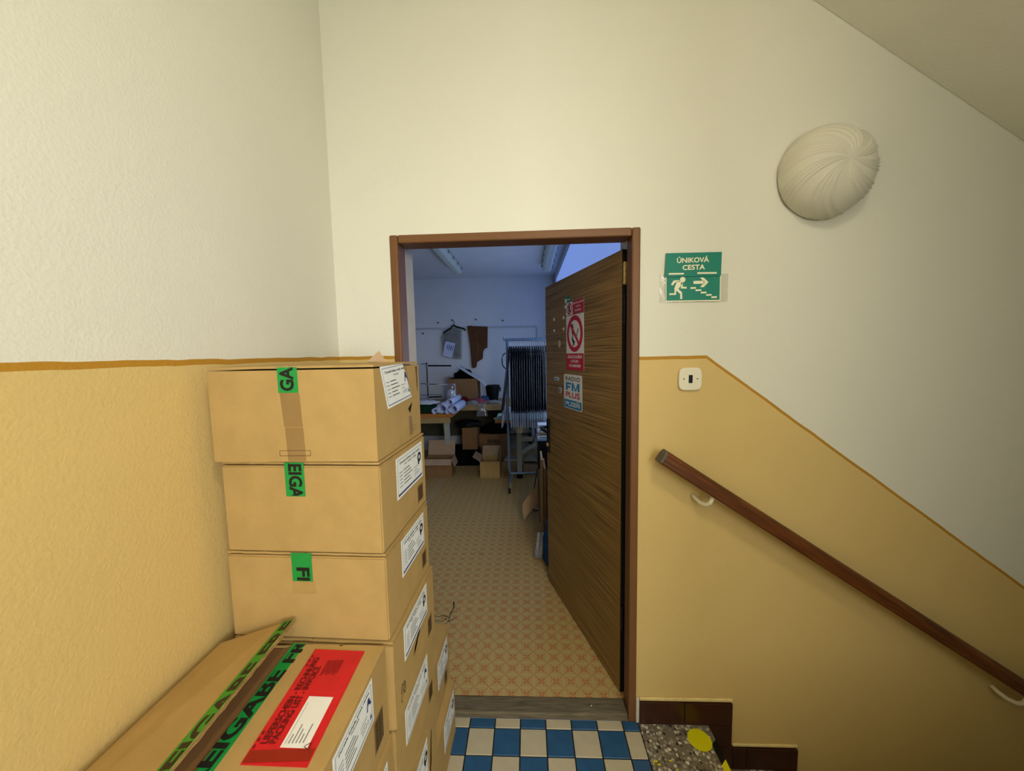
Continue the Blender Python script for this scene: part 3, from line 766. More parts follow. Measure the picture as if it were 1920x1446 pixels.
# column B, in front: opened carton with packing list, on three more
BY0, BY1 = -.925, -.632
B1 = carton('opened box with raised flap and red packing list pouch', -.190, .1745, BY0, BY1, .631, .2015, 0, flaps=False)
zt = .2015
# closed right-hand flap, raised left-hand flap, inner flaps
w_, d_ = B1['w'], B1['d']
fl_pts = [(-.001, -d_+.002), (w_-.001, -d_+.002), (w_-.001, d_-.004), (.145, d_-.002), (.092, d_-.003), (.086, d_-.008), (.082, d_-.002), (.004, d_-.001)]
rf = MB().use('cardboard').slab([(x, y, zt+.0005) for x, y in fl_pts], (0, 0, .0045)).build('flap', B1, local=True, bevel=.0006, bseg=1)
MB().use('cardboard_dark').box(-w_+.005, w_-.005, -d_+.006, d_-.006, zt-.007, zt-.003).build('inner_flap', B1, local=True)
wl = WM[B1].inverted()
hA = Vector((-w_+.001, -d_+.002, zt+.001)); hB = Vector((-w_+.001, d_-.002, zt+.001))
eA = wl @ Vector((-.022, -.918, .876)); eB = wl @ Vector((-.022, -.632, .889))
up_n = (hB-hA).cross(eA-hA).normalized()
if up_n.z < 0: up_n = -up_n
lfp = MB().use('cardboard'); N = 10
fr_edge = [hA.lerp(eA, i/4) for i in range(5)]; out_edge = [eA.lerp(eB, i/N) + (hA-eA).normalized()*random.uniform(0, .0025) for i in range(1, N)]; bk_edge = [eB.lerp(hB, i/4) for i in range(5)]
lfp.slab(fr_edge + out_edge + bk_edge, up_n*.0045); lflap = lfp.build('flap', B1, local=True); lflap['label'] = 'raised left flap'
# torn corrugated edge along the raised flap
ce = MB().use('cardboard_edge'); ce.tube([eA.lerp(eB, i/24) + up_n*.001 + Vector((random.uniform(-.0012, .0012), 0, random.uniform(-.001, .001))) for i in range(25)], .0028, 6); ce.build('torn_edge', B1, local=True)
# green tape halves
TXT = 'FREIGABE FREIGABE FREI'
G = frame(Vector((-.014, -.78, 0)), (0, 1, 0), (-1, 0, 0)); 
Gr = wl @ frame(Vector((-.006, -.79, .8377)), (.02, 1, 0), (-1, 0, 0))
tb = MB().use('green_tape').slab([wl @ Vector(p) for p in ((-.019, -.923, .8372), (.008, -.923, .8372), (-.001, -.632, .8372), (-.029, -.632, .8372))], (0, 0, .0005)).build('tape', B1, local=True)
b = MB(); put_text(b, Gr, TXT, -.098, .006, .027, 'ink', .035, z=.0006, fit=.60, clip=(-.132, .154, -.012, .017)); b.build('lettering', tb, local=True)
ev = (eB-eA).normalized(); iv = (hA-eA); iv = (iv-ev*iv.dot(ev)).normalized()
Gl = Matrix.Identity(4)
o_ = eA.lerp(eB, .5) + up_n*.0047
for j in range(3): Gl[j][0] = ev[j]; Gl[j][1] = iv[j]; Gl[j][2] = up_n[j]; Gl[j][3] = o_[j]
hl = (eB-eA).length/2
b = MB().use('green_tape_bright'); b.slab([Gl @ Vector(p) for p in ((-hl+.001, .0005, .0002), (hl-.001, .0005, .0002), (hl-.001, .026, .0002), (-hl+.001, .024, .0002))], up_n*.0005); tl = b.build('tape', B1, local=True)
b = MB(); put_text(b, Gl, TXT, -.150, .003, .027, 'ink_brown', .035, z=.0011, fit=.60, clip=(-hl+.002, hl-.002, .0015, .030)); b.build('lettering', tl, local=True)
# red packing-list pouch
def bz(px, py): return on(px, py, 2, .8377)
eTL, eTR, eBR, eBL = bz(591, 1218), bz(684, 1222), bz(576, 1440), bz(450, 1435)
pv = MB().use('red_film').slab([wl @ p for p in (eBL, eBR, eTR, eTL)], (0, 0, .001)).build('packing_list_pouch', B1, local=True)
Ge = wl @ frame(eBL, eTL-eBL, eBL-eBR); EL, EW = (eTL-eBL).length, (eBL-eBR).length
b = MB(); zt2 = .0015
rect(b, Ge, .002, .020, -EW+.002, -.002, zt2, 'red_film_dark')
put_text(b, Ge, 'LIEFERSCHEIN - RECHNUNG', EL*.13, -EW*.16, .0115, 'ink_on_red', .02, align='LEFT', fit=EL*.76, z=.0018)
put_text(b, Ge, 'PACKING LIST - INVOICE', EL*.13, -EW*.29, .0115, 'ink_on_red', .02, align='LEFT', fit=EL*.66, z=.0018)
for k in range(9): rect(b, Ge, EL*(.70+.01*(k % 3)), EL*.86, -EW*(.42+.035*k), -EW*(.42+.035*k)+.0013, .0018, 'ink_on_red')
for k in range(3): rect(b, Ge, EL*(.10+.05*k), EL*(.10+.05*k)+.006, -EW*.055, -EW*.03, .0018, 'ink_on_red'); rect(b, Ge, EL*(.80+.05*k), EL*(.80+.05*k)+.006, -EW*.055, -EW*.03, .0018, 'ink_on_red')
rx, ry = EL*.105, -EW*.86
for k in range(3):
    a0 = R(90+120*k); a1 = R(90+120*(k+1)); p0 = Vector((rx+.008*math.cos(a0), ry+.008*math.sin(a0))); p1 = Vector((rx+.008*math.cos(a1), ry+.008*math.sin(a1))); nn = (p1-p0).normalized(); nn = Vector((-nn.y, nn.x))*.0012
    q0 = p0.lerp(p1, .12); q1 = p0.lerp(p1, .82); poly(b, Ge, [tuple(q0), tuple(q1), tuple(q1+nn), tuple(q0+nn)], .0018, 'ink_on_red')
b.build('print', pv, local=True)
wA, wB, wC, wD = bz(580, 1307), bz(625, 1309), bz(576, 1405), bz(525, 1403)
ad = MB().use('paper_white').slab([wl @ (p+Vector((0, 0, .0012))) for p in (wD, wC, wB, wA)], (0, 0, .0004)).build('address_paper', pv, local=True)
Ga = wl @ frame(wD+Vector((0, 0, .0018)), wA-wD, wD-wC); b = MB(); PL, PW = (wA-wD).length, (wD-wC).length
for k in range(5): rect(b, Ga, .005, .020+.008*((k*5) % 3), -PW*(.25+.13*k), -PW*(.25+.13*k)+.0016, .0002, 'ink_grey')
rect(b, Ga, .005, PL*.85, -PW*.12, -PW*.12+.0006, .0002, 'ink_grey'); b.build('print', ad, local=True)
MB().use('clear_tape').add([(w_*.98, .02, zt+.0055), (w_*.98, .10, zt+.0055), (w_-.02, .10, zt+.0055), (w_-.02, .02, zt+.0055)], [(0, 1, 2, 3)]).build('tape_trace', B1, local=True) if False else None
side_label(B1, -.075, .072, .110, .198, 'pollex'); barcode(B1, .07, .115, .03, .10)
B2 = carton('box under the opened one with a label edge showing', -.186, .180, BY0, BY1, .4215, .2085, R(-.5)); side_label(B2, -.03, .11, .09, .185)
B3 = carton('third box of the front stack', -.186, .182, BY0, BY1, .2115, .209, R(.4))
B4 = carton('bottom box of the front stack', -.186, .180, BY0, BY1, .0015, .209, 0)

# ------------------------------------------------------------------ things on the door wall
def wall_frame(y=-.001): return Matrix(((1, 0, 0, 0), (0, 0, -1, y), (0, 1, 0, 0), (0, 0, 0, 1)))       # (x, z) on the wall, normal to the viewer
W0 = wall_frame(0)
# plafond wall lamp with swirl ribs
lx, lz, lr, lh = 1.500, 2.040, .145, .118
wl_ = thing('wall_lamp', 'white glass dome wall lamp with swirled ribs', 'lamp', (lx, 0, lz))
MB().use('bracket_white').lathe([(lr*.93, 0), (lr*.93, .012)], (lx, 0, lz), axis='-y', seg=40).build('base', wl_)
def dome(u, v):
    a = 2*math.pi*u; r = v
    rib = 0.0
    tw = a + .9*(1-r) + .25*math.sin(2*a)
    ph = (tw/(2*math.pi)*7) % 1.0
    k = 0
    for c in (.10, .26, .42, .58): k += math.exp(-((ph-c)/.034)**2)
    rib = .0062*k*min(1, r*3.5)*(1 if r < .985 else .4)
    rad = lr*math.sin(r*math.pi/2)**.92; hh = .008 + lh*math.cos(r*math.pi/2)**.85
    return Vector((lx + (rad+rib*.6*r)*math.cos(a), -hh-rib*(1-r*.5), lz + (rad+rib*.6*r)*math.sin(a)))
MB().use('lamp_glass').grid(dome, 240, 40, wrap=True).build('glass_shade', wl_, smooth=True)
# exit route sign of two plates in clear holders
def cp(x, y): return (1200+x/4.518, 440+y/4.518)
def wp(x, y, d): p = atY(*cp(x, y), -d); return p
sgn = thing('exit_sign', 'green escape route sign with running figure and arrow', 'sign', (1.08, 0, 1.71))
MB().use('holder_plastic').slab([wp(x, y, .003) for x, y in ((165, 338), (748, 330), (742, 567), (165, 577))], (0, .002, 0)).build('clear_holder', sgn)
MB().use('sign_cream').slab([wp(x, y, .005) for x, y in ((216, 352), (686, 346), (682, 563), (218, 570))], (0, .0018, 0)).build('lower_plate', sgn)
b = MB().use('sign_green'); b.flat([wp(x, y, .0053) for x, y in ((224, 354), (678, 348), (674, 552), (224, 560))]); b.use('sign_cream')
for pts in ([(262, 422), (286, 388), (332, 386), (340, 400), (300, 404), (276, 432)], [(312, 398), (352, 390), (364, 404), (326, 462), (356, 488), (358, 545), (340, 546), (340, 502), (306, 474), (306, 510), (248, 512), (248, 498), (292, 496), (292, 452)], [(346, 412), (363, 404), (361, 441), (396, 443), (396, 457), (346, 457)],
            [(453, 393), (545, 391), (545, 416), (453, 418)], [(508, 364), (540, 364), (580, 402), (540, 445), (508, 445), (545, 404)]):
    b.flat([wp(x, y, .0056) for x, y in pts])
b.flat([wp(362+23*math.cos(k*.314), 381+23*math.sin(k*.314), .0056) for k in range(20)])
for x0, y0, x1, y1 in ((427, 446, 474, 460), (470, 465, 520, 479), (515, 485, 563, 499), (560, 505, 607, 519), (604, 524, 651, 538)): b.flat([wp(*q, .0056) for q in ((x0, y0), (x1, y0-2), (x1, y1-2), (x0, y1))])
b.build('pictogram', sgn)
MB().use('sign_green').slab([wp(x, y, .0085) for x, y in ((222, 158), (694, 146), (686, 348), (210, 358))], (0, .0022, 0)).build('upper_plate', sgn)
b = MB(); Fw = wall_frame(-.0088)
for tx, x, y, wd in (('ÚNIKOVÁ', 446, 218, 272), ('CESTA', 453, 279, 190)):
    c_ = wp(x, y, .0088); l_ = wp(x-wd/2, y, .0088); r_ = wp(x+wd/2, y, .0088); put_text(b, Fw, tx, c_.x, c_.z, .0165, 'sign_cream', .025, fit=(r_-l_).x, rot=R(.3))
for x0, x1, y in ((244, 372, 333), (486, 650, 326)): b.use('sign_cream').flat([wp(x0, y-7, .0090), wp(x1, y-9, .0090), wp(x1, y+5, .0090), wp(x0, y+7, .0090)])
b.build('lettering', sgn)
# light switch
sw = thing('light_switch', 'cream square light switch with dark rocker', 'switch', (1.076, 0, 1.353))
def rsq(cx, cz, r, n=40, p=4.2): return [(cx + r*abs(math.cos(a))**(2/p)*math.copysign(1, math.cos(a)), cz + r*abs(math.sin(a))**(2/p)*math.copysign(1, math.sin(a))) for a in [2*math.pi*k/n for k in range(n)]]
MB().use('switch_plastic').slab([(x, -.001, z) for x, z in rsq(1.076, 1.353, .0415)], (0, -.010, 0)).build('cover_plate', sw, bevel=.004)
MB().use('black_plastic').box(1.069, 1.083, -.0125, -.0105, 1.339, 1.368).build('rocker', sw, bevel=.001)
for x in (1.052, 1.100): MB().use('ink_brown').lathe([(.0024, .0105), (.0024, .0118)], (x, 0, 1.354), axis='-y', seg=10).build('screw', sw)
# handrail
hr = thing('handrail', 'dark wooden handrail sloping down along the yellow wall', 'handrail', (.953, -.07, 1.09))
P0, P1 = Vector((.953, -.07, 1.090)), Vector((2.62, -.07, 1.090-.665*(2.62-.953)))
d = (P1-P0).normalized(); nrm = Vector((-d.z, 0, d.x)); 
if nrm.z < 0: nrm = -nrm
sec = [(-.020, -.024), (.020, -.024), (.024, -.018), (.024, .008), (.019, .020), (.009, .026), (-.009, .026), (-.019, .020), (-.024, .008), (-.024, -.018)]
m_ = MB().use('rail_wood'); ns = len(sec)
vs_ = [p + Vector((0, 1, 0))*a_ + nrm*b_ for p in (P0+d*.010, P1) for a_, b_ in sec]
m_.add(vs_, [(i, (i+1) % ns, (i+1) % ns+ns, i+ns) for i in range(ns)] + [tuple(range(ns-1, -1, -1)), tuple(range(ns, 2*ns))])
m_.build('rail', hr, bevel=.0008, bseg=1)
mat('cap_grey', '#5c5548', .5, .1, 30)
m_ = MB().use('cap_grey'); vs_ = [p + Vector((0, 1, 0))*a_*1.0 + nrm*b_*1.0 for p in (P0, P0+d*.0095) for a_, b_ in sec]
m_.add(vs_, [(i, (i+1) % ns, (i+1) % ns+ns, i+ns) for i in range(ns)] + [tuple(range(ns-1, -1, -1)), tuple(range(ns, 2*ns))]); m_.use('rail_wood'); m_.build('end_cap', hr)
def bracket(xw, zw):
    t_ = xw+.045-P0.x; rz_ = P0.z-.665*t_-.029
    pts = [Vector((xw, 0, zw)), Vector((xw+.006, -.018, zw-.010)), Vector((xw+.016, -.036, zw-.018)), Vector((xw+.028, -.055, zw-.018)), Vector((xw+.036, -.066, zw-.006)), Vector((xw+.042, -.070, rz_))]
    MB().use('bracket_white').tube(pts, .0075, 10).build('bracket', hr, smooth=True)
    q = Vector((xw+.042, -.07, rz_)); MB().use('bracket_white').add([q+d*s_+Vector((0, y_, 0))+nrm*h_ for h_ in (0, .004) for s_, y_ in ((-.045, -.012), (.045, -.012), (.045, .012), (-.045, .012))], [(3, 2, 1, 0), (4, 5, 6, 7), (0, 1, 5, 4), (1, 2, 6, 5), (2, 3, 7, 6), (3, 0, 4, 7)]).build('bracket_plate', hr)
bracket(1.094, .922); bracket(2.215, .922-.665*1.121)
# added lamp, unseen above and behind the viewer, to light the landing
cl = thing('added_ceiling_lamp', 'added lit round glass ceiling lamp over the landing', 'lamp', (.9, -1.65, CEIL))
MB().use('bracket_white').lathe([(.15, -.02), (.15, 0)], (.9, -1.65, CEIL), seg=32).build('base', cl)
MB().use('added_lamp_lit').lathe([(.015, -.085), (.07, -.080), (.12, -.062), (.148, -.036), (.155, -.0205)], (.9, -1.65, CEIL), seg=32).build('glass_shade', cl, smooth=True)
#WORKROOM
# ------------------------------------------------------------------ workroom: lights, pipes, wall pieces
def fluo(label, x0, x1, y0, y1):
    t = thing('fluorescent_light', label, 'ceiling light', ((x0+x1)/2, (y0+y1)/2, WC), 0, 'fluorescent lights on the workroom ceiling')
    xm = (x0+x1)/2; hw = (x1-x0)/2
    MB().use('grey_paint').slab([(xm-hw, y0, WC-.0005), (xm+hw, y0, WC-.0005), (xm+hw, y0, WC-.035), (xm-hw, y0, WC-.035)], (0, y1-y0, 0)).build('housing', t, bevel=.004)
    MB().use('fluo_diffuser').slab([(xm-hw+.004, y0+.004, WC-.036), (xm+hw-.004, y0+.004, WC-.036), (xm+hw-.014, y0+.004, WC-.085), (xm+hw-.035, y0+.004, WC-.100), (xm-hw+.035, y0+.004, WC-.100), (xm-hw+.014, y0+.004, WC-.085)], (0, y1-y0-.008, 0)).build('diffuser', t, bevel=.006)
    for k in range(5):
        y = y0+.06+(y1-y0-.12)*k/4
        for sx in (-1, 1): MB().use('steel').box(xm+sx*hw-.008, xm+sx*hw+.008, y-.02, y+.02, WC-.055, WC-.028).build('clip', t, bevel=.002)
fluo('long fluorescent light nearer the door frame, left of the pair', -.425, -.300, 2.22, 3.36)
fluo('long fluorescent light in the corner above the open door', .685, .815, 2.22, 3.36)
def pipe(name, label, cat, pts, r, m):
    o = MB().use(m).tube(pts, r, 8).build(name, smooth=True); return tag(o, label, cat)
zc = 1.842
arc = [(.610+.03*math.sin(a), WY1-.012, zc-.03+.03*math.cos(a)) for a in [k*math.pi/12 for k in range(7)]]
pipe('wall_conduit', 'thin white conduit bending down along the workroom wall', 'conduit', [(-2.0, WY1-.012, zc+.004), (-.6, WY1-.012, zc+.003)] + arc + [(.640, WY1-.012, .9)], .010, 'pipe_white')
pipe('lamp_cable', 'white cable running from the corner light down the wall', 'cable', [(.75, 3.38, WC-.02), (.84, 3.6, WC-.012), (.870, 4.05, WC-.014), (.872, WY1-.012, WC-.05), (.872, WY1-.012, 1.2)], .008, 'pipe_white')
for px, py, lb in ((822, 606, 'small nail left of the hanging plastic bag'), (943, 602, 'small nail above the garment rack'), (849, 601, 'nail from which the plastic bag hangs'), (893, 600, 'nail above the brown pattern piece'), (794, 626, 'small nail below the conduit on the left')):
    p = atY(px, py, WY1)
    o = MB().use('dark_metal').tube([(p.x, WY1+.004, p.z), (p.x, WY1-.022, p.z+.003)], .005, 8).lathe([(.011, .022), (.011, .026)], (p.x, WY1, p.z+.003), axis='-y', seg=10).build('wall_nail'); tag(o, lb, 'nail', 'nails in the workroom wall')
# clear bag of papers on a black hanger
YB = WY1-.03
def wpts(lst, y=YB): return [atY(px, py, y) for px, py in lst]
hb = thing('hanging_bag', 'clear plastic bag with a paper sheet on a black hanger', 'bag', tuple(atY(851, 612, YB)))
MB().use('dark_metal').tube(wpts([(849, 603), (851, 602), (852, 605), (850.5, 609), (851, 612)]), .004, 6).build('hook', hb)
MB().use('black_plastic').tube(wpts([(831, 627), (831.5, 624), (845, 615.5), (848, 611.5), (852, 610.5), (856, 613), (870, 616.5), (872.5, 620)]), .012, 8).build('hanger', hb, smooth=True)
cs = wpts([(833, 624), (847, 614), (856, 614), (866, 618.5), (866, 673.5), (858, 674), (845, 672), (829, 668), (828, 645), (826, 632)])
b = MB().use('bag_film'); cen = sum(cs, Vector())/len(cs)
b.add([p+Vector((0, -.006, 0)) for p in cs] + [cen+Vector((0, -.016, 0))], [(i, (i+1) % 10, 10) for i in range(10)]).add([p+Vector((0, .004, 0)) for p in cs], [tuple(range(10))]); b.build('bag', hb)
MB().use('grey_fabric').slab([p+Vector((0, .0, 0)) for p in wpts([(834, 626), (848, 617), (863, 621), (863, 670), (832, 664)])], (0, .003, 0)).build('pattern_sheets', hb)
pp = MB().use('paper_blue').slab([p+Vector((0, -.020, 0)) for p in wpts([(836, 640), (854, 644), (848, 671.5), (830, 667)])], (0, .002, 0)).build('paper_sheet', hb)
b = MB().use('ink_blue')
for k in range(4): b.slab([p+Vector((0, -.0215, 0)) for p in wpts([(840+k*3.2, 646+k), (841.2+k*3.2, 646+k), (839+k*3.2, 655+k), (837.8+k*3.2, 655+k)])], (0, .001, 0))
b.build('writing', pp)
# brown pattern piece
pc = wpts([(876, 612), (884, 610.5), (884, 611.5), (914.5, 612.5), (914, 652), (908, 655), (906, 660), (905, 673), (895, 679), (893, 689), (887, 691), (884.5, 688), (882, 655), (879.5, 635)])
o = MB().use('pattern_brown').slab(pc, (0, .004, 0)).build('pattern_piece'); tag(o, 'brown card trouser pattern hanging on the wall', 'pattern')
b = MB().use('cardboard_dark'); 
for pth in ([(892, 624), (887, 634), (893, 638), (893, 624)], [(894, 640), (896, 655), (894, 665)]): b.tube([p+Vector((0, -.001, 0)) for p in wpts(pth)], .003, 5)
b.build('pencil_line', o)

# ------------------------------------------------------------------ tables
def table(name, label, x0, x1, y0, y1, z, th, m_top, m_edge, m_leg, legs=True, apron=.07):
    t = thing(name, label, 'table', ((x0+x1)/2, (y0+y1)/2, WZ))
    MB().use(m_edge).box(x0, x1, y0, y1, z-th, z-.001).build('table_top', t, bevel=.003)
    if m_top != m_edge: MB().use(m_top).box(x0+.003, x1-.003, y0+.003, y1-.003, z-.001, z+.0008).build('top_sheet', t)
    if apron: MB().use('table_edge').box(x0+.03, x1-.03, y0+.02, y0+.04, z-th-apron, z-th-.0005).build('apron', t)
    if legs:
        for lx_ in (x0+.05, x1-.05):
            for ly in (y0+.06, y1-.06): MB().use(m_leg).box(lx_-.022, lx_+.022, ly-.022, ly+.022, WZ, z-th-.0008).build('leg', t, bevel=.002)
    return t
TBZ = .81
wt = table('work_table', 'long pale work table against the back wall', -1.7, .56, 3.35, 4.05, TBZ, .075, 'table_edge', 'table_edge', 'dark_metal', apron=0)
mat('shade_olive', '#4a4634', .8, .15, 10)
MB().use('shade_olive').box(-1.65, .52, 3.86, 3.88, .30, TBZ-.076).build('under_table_shade', wt)  # dark board added; shade under the table put into its colour
TLZ = .795
lt = table('sewing_table', 'wooden sewing table with paper rolls on it', -1.55, -.365, 2.75, 3.30, TLZ, .042, 'table_wood', 'table_wood', 'grey_paint', legs=False)
for x in (-1.40, -.50):
    MB().use('grey_paint').slab([(x-.03, 3.13, WZ+.041), (x+.03, 3.13, WZ+.041), (x+.03, 3.0, TLZ-.043), (x-.03, 3.0, TLZ-.043)], (0, .05, 0)).build('leg', lt)
    MB().use('grey_paint').box(x-.03, x+.03, 3.12, 3.30, WZ, WZ+.04).build('foot', lt)
TRZ = .715
rt = table('sewing_table', 'mint topped sewing table with grey stand behind the rack', .118, .86, 2.74, 3.22, TRZ+.003, .036, 'mint_top', 'table_wood', 'grey_paint', legs=False, apron=0)
for x in (.385, .70):
    MB().use('grey_paint').box(x-.028, x+.028, 2.80, 2.85, WZ+.05, TRZ-.034).build('leg', rt, bevel=.003)
    MB().use('black_plastic').box(x-.034, x+.034, 2.78, 3.16, WZ, WZ+.05).build('foot', rt, bevel=.006)
MB().use('grey_paint').box(.414, .671, 2.81, 2.84, .455, .51).build('cross_bar', rt, bevel=.003)
MB().use('grey_paint').slab([(.414, 2.812, .30), (.414, 2.812, .36), (.60, 2.812, .455), (.66, 2.812, .455)], (0, .03, 0)).build('brace', rt)
MB().use('grey_paint').slab([(.43, 2.95, .18), (.60, 2.95, .18), (.575, 2.95, .22), (.545, 2.95, .24), (.52, 2.95, .36), (.48, 2.95, .36), (.475, 2.95, .24), (.44, 2.95, .22)], (0, .14, 0)).build('pedal', rt, bevel=.004)
MB().use('grey_paint').box(.20, .36, 2.90, 3.05, .20, .222).build('pedal_plate', rt, bevel=.004)
MB().use('cable_black').tube([(.56, 2.84, .66), (.575, 2.82, .55), (.55, 2.80, .47), (.52, 2.83, .42)], .006, 8).build('cable', rt, smooth=True)

# things on the tables
random.seed(3)
def lump(name, label, cat, c, sx, sy, sz, m, seed=0, group=None, rough=.45, freq=3.0):
    """crumpled heap: noise-folded dome flattened underneath"""
    c = Vector(c); b = MB().use(m)
    def fn(u, v):
        a = 2*math.pi*u; ph = v*math.pi
        d_ = Vector((math.sin(ph)*math.cos(a), math.sin(ph)*math.sin(a), math.cos(ph)))
        k = 1 + rough*(mnoise.noise(d_*freq + Vector((seed*7.1, seed, 0)))) + rough*.4*mnoise.noise(d_*freq*2.7 + Vector((0, seed*3, 1)))
        q = Vector((d_.x*sx*k, d_.y*sy*k, d_.z*sz*k)); q.z = max(q.z, -sz*.25)+sz*.25
        return c+q
    o = b.grid(fn, 28, 14, wrap=True).build(name, smooth=True); return tag(o, label, cat, group)
def carton_open(label, x0, x1, y0, y1, z0, h, m, flap_l=None, flap_r=None, flap_b=None, flap_f=None, group=None, name='cardboard_box', rz=0):
    t = thing(name, label, 'box', ((x0+x1)/2, (y0+y1)/2, z0), rz, group); w_, d_ = (x1-x0)/2, (y1-y0)/2; th = .004
    b = MB().use(m)
    b.box(-w_, w_, -d_, d_, 0, th).box(-w_, w_, -d_, -d_+th, th, h).box(-w_, w_, d_-th, d_, th, h).box(-w_, -w_+th, -d_+th, d_-th, th, h).box(w_-th, w_, -d_+th, d_-th, th, h)
    b.build('body', t, local=True)
    def fl(p, q, off):
        MB().use('cardboard_pale').slab([p, q, Vector(q)+Vector(off), Vector(p)+Vector(off)], Vector(q).__sub__(Vector(p)).cross(Vector(off)).normalized()*th).build('flap', t, local=True)
    if flap_l: fl((-w_, -d_, h), (-w_, d_, h), flap_l)
    if flap_r: fl((w_, -d_, h), (w_, d_, h), flap_r)
    if flap_b: fl((-w_, d_, h), (w_, d_, h), flap_b)
    if flap_f: fl((-w_, -d_, h), (w_, -d_, h), flap_f)
    return t
bx = carton_open('large brown box with black bag and white foam on the back table', -.600, -.195, 3.62, 3.98, TBZ, .32, 'cardboard_dark', flap_l=(-.05, 0, .012))
lump('black_bag', 'bulging black plastic bag inside the box', 'bag', (-.40, 3.80, TBZ+.20), .155, .13, .20, 'black_fabric', 2, rough=.25)
o = MB().use('foam_white').slab([(-.45, 3.66, 1.300), (-.13, 3.66, 1.105), (-.075, 3.66, 1.02), (-.085, 3.66, 1.015), (-.15, 3.66, 1.085), (-.46, 3.66, 1.285)], (0, .26, 0)).build('foam_sheet', thick=0); tag(o, 'bent white foam sheet leaning over the black bag', 'foam sheet')
o = MB().use('foam_white').slab([(-.46, 3.90, 1.285), (-.56, 3.90, 1.14), (-.545, 3.90, 1.135), (-.44, 3.90, 1.27)], (0, .06, 0)).build('foam_strip'); tag(o, 'grey foam strip at the left of the box', 'foam strip')
bk = thing('bucket', 'black plastic bucket on the back table', 'bucket', (.003, 3.75, TBZ))
MB().use('black_plastic').lathe([(.075, 0), (.098, .20), (.104, .205), (.104, .218), (.094, .218), (.090, .20), (.070, .01)], (.003, 3.75, TBZ), seg=28).build('body', bk, smooth=False)
MB().use('black_plastic').box(.10, .118, 3.735, 3.765, TBZ+.13, TBZ+.19).build('handle_lug', bk, bevel=.004)
lump('red_cloth', 'crumpled dark red cloth on the back table', 'cloth', (-.40, 3.50, TBZ), .13, .10, .065, 'red_fabric', 5)
lump('pink_cloth', 'crumpled pink cloth beside the bucket', 'cloth', (-.17, 3.52, TBZ), .12, .09, .05, 'pink_fabric', 8)
lump('grey_cloth', 'folded pale grey cloth under the bucket edge', 'cloth', (-.24, 3.42, TBZ), .08, .05, .035, 'grey_fabric', 11)
lump('grey_cloth', 'pale striped cloth in front of the bucket', 'cloth', (.02, 3.50, TBZ), .12, .08, .03, 'grey_fabric', 12)
lump('blue_cloth', 'small dark blue cloth behind the pink one', 'cloth', (-.10, 3.64, TBZ), .07, .06, .06, 'blue_fabric', 21)
def film_bag(name, label, c, w_, h_, d_, m='clear_film', fill=None, seed=1):
    t = thing(name, label, 'bag', c); c = Vector(c)
    def fn(u, v):
        a = 2*math.pi*u; e = w_*(1-.25*v) ; k = 1+.2*mnoise.noise(Vector((math.cos(a)*2, math.sin(a)*2, v*4+seed)))
        return c+Vector((e*k*math.cos(a), d_*k*math.sin(a)*(1-.6*v), h_*v+.01*mnoise.noise(Vector((a, v*5, seed)))))
    MB().use(m).grid(fn, 24, 10, wrap=True).build('bag_skin', t, smooth=True)
    if fill:
        def fn2(u, v):
            a = 2*math.pi*u; p = v*math.pi; d0 = Vector((math.sin(p)*math.cos(a), math.sin(p)*math.sin(a), math.cos(p))); k = 1+.25*mnoise.noise(d0*3+Vector((seed, 0, 0)))
            return c+Vector((d0.x*w_*.75*k, d0.y*d_*.7*k, h_*.36+d0.z*h_*.34*k))
        MB().use(fill).grid(fn2, 20, 10, wrap=True).build('contents', t, smooth=True)
    return t
film_bag('plastic_bag', 'clear bag of white stuffing in front of the box', (-.525, 3.50, TBZ+.001), .085, .27, .07, 'clear_film', 'white_plastic', 4)
cb = film_bag('plastic_bag', 'empty clear bag hanging over the table edge', (-.10, 3.325, TBZ-.145), .072, .17, .012, 'clear_film', None, 9)
MB().use('paper').slab([(-.115, 3.318, TBZ-.075), (-.055, 3.318, TBZ-.075), (-.06, 3.318, TBZ-.045), (-.11, 3.318, TBZ-.04)], (0, .001, 0)).build('paper_slip', cb)
# paper rolls
def roll(label, x, z, r, ang, y0=2.73, ln=.50, turns=2.6):
    t = thing('paper_roll', label, 'paper roll', (x, y0, z-r), 0, 'paper rolls on the sewing table'); b = MB().use('paper_blue')
    def fn(u, v):
        a = u*turns*2*math.pi+ang; rr_ = r*(.62+.38*u)
        return Vector((x+rr_*math.cos(a)+.015*v, y0+ln*v, z+rr_*math.sin(a)))
    o = b.grid(fn, 60, 3).build('paper', t, smooth=True, thick=.0018)
    b = MB().use('ink_blue')
    for k in range(5):
        a = ang+turns*2*math.pi-.4-.5*k
        b.flat([Vector((x+(r+.0015)*math.cos(q)+.015*v, y0+ln*v, z+(r+.0015)*math.sin(q))) for q, v in ((a, .03), (a+.25, .03), (a+.25, .09), (a, .09))])
    b.build('printed_marks', t)
roll('rolled paper pattern at the left of the pile', -.560, TLZ+.035, .034, 1.0); roll('thick upper paper roll with blue print', -.478, TLZ+.062, .061, .4); roll('right paper roll leaning over the table edge', -.345, TLZ+.052, .050, 2.2); roll('small paper roll at the front of the pile', -.408, TLZ+.028, .027, .2, 2.71); roll('paper roll lying on top of the pile', -.405, TLZ+.120, .042, 1.6, 2.80)
lump('green_cloth', 'dark green folded cloth on the sewing table', 'cloth', (-.70, 2.90, TLZ), .16, .12, .09, 'green_fabric', 14, rough=.15)
lump('white_sheet', 'crumpled white sheet on the green cloth', 'cloth', (-.70, 2.92, TLZ+.10), .14, .10, .03, 'foam_white', 15)
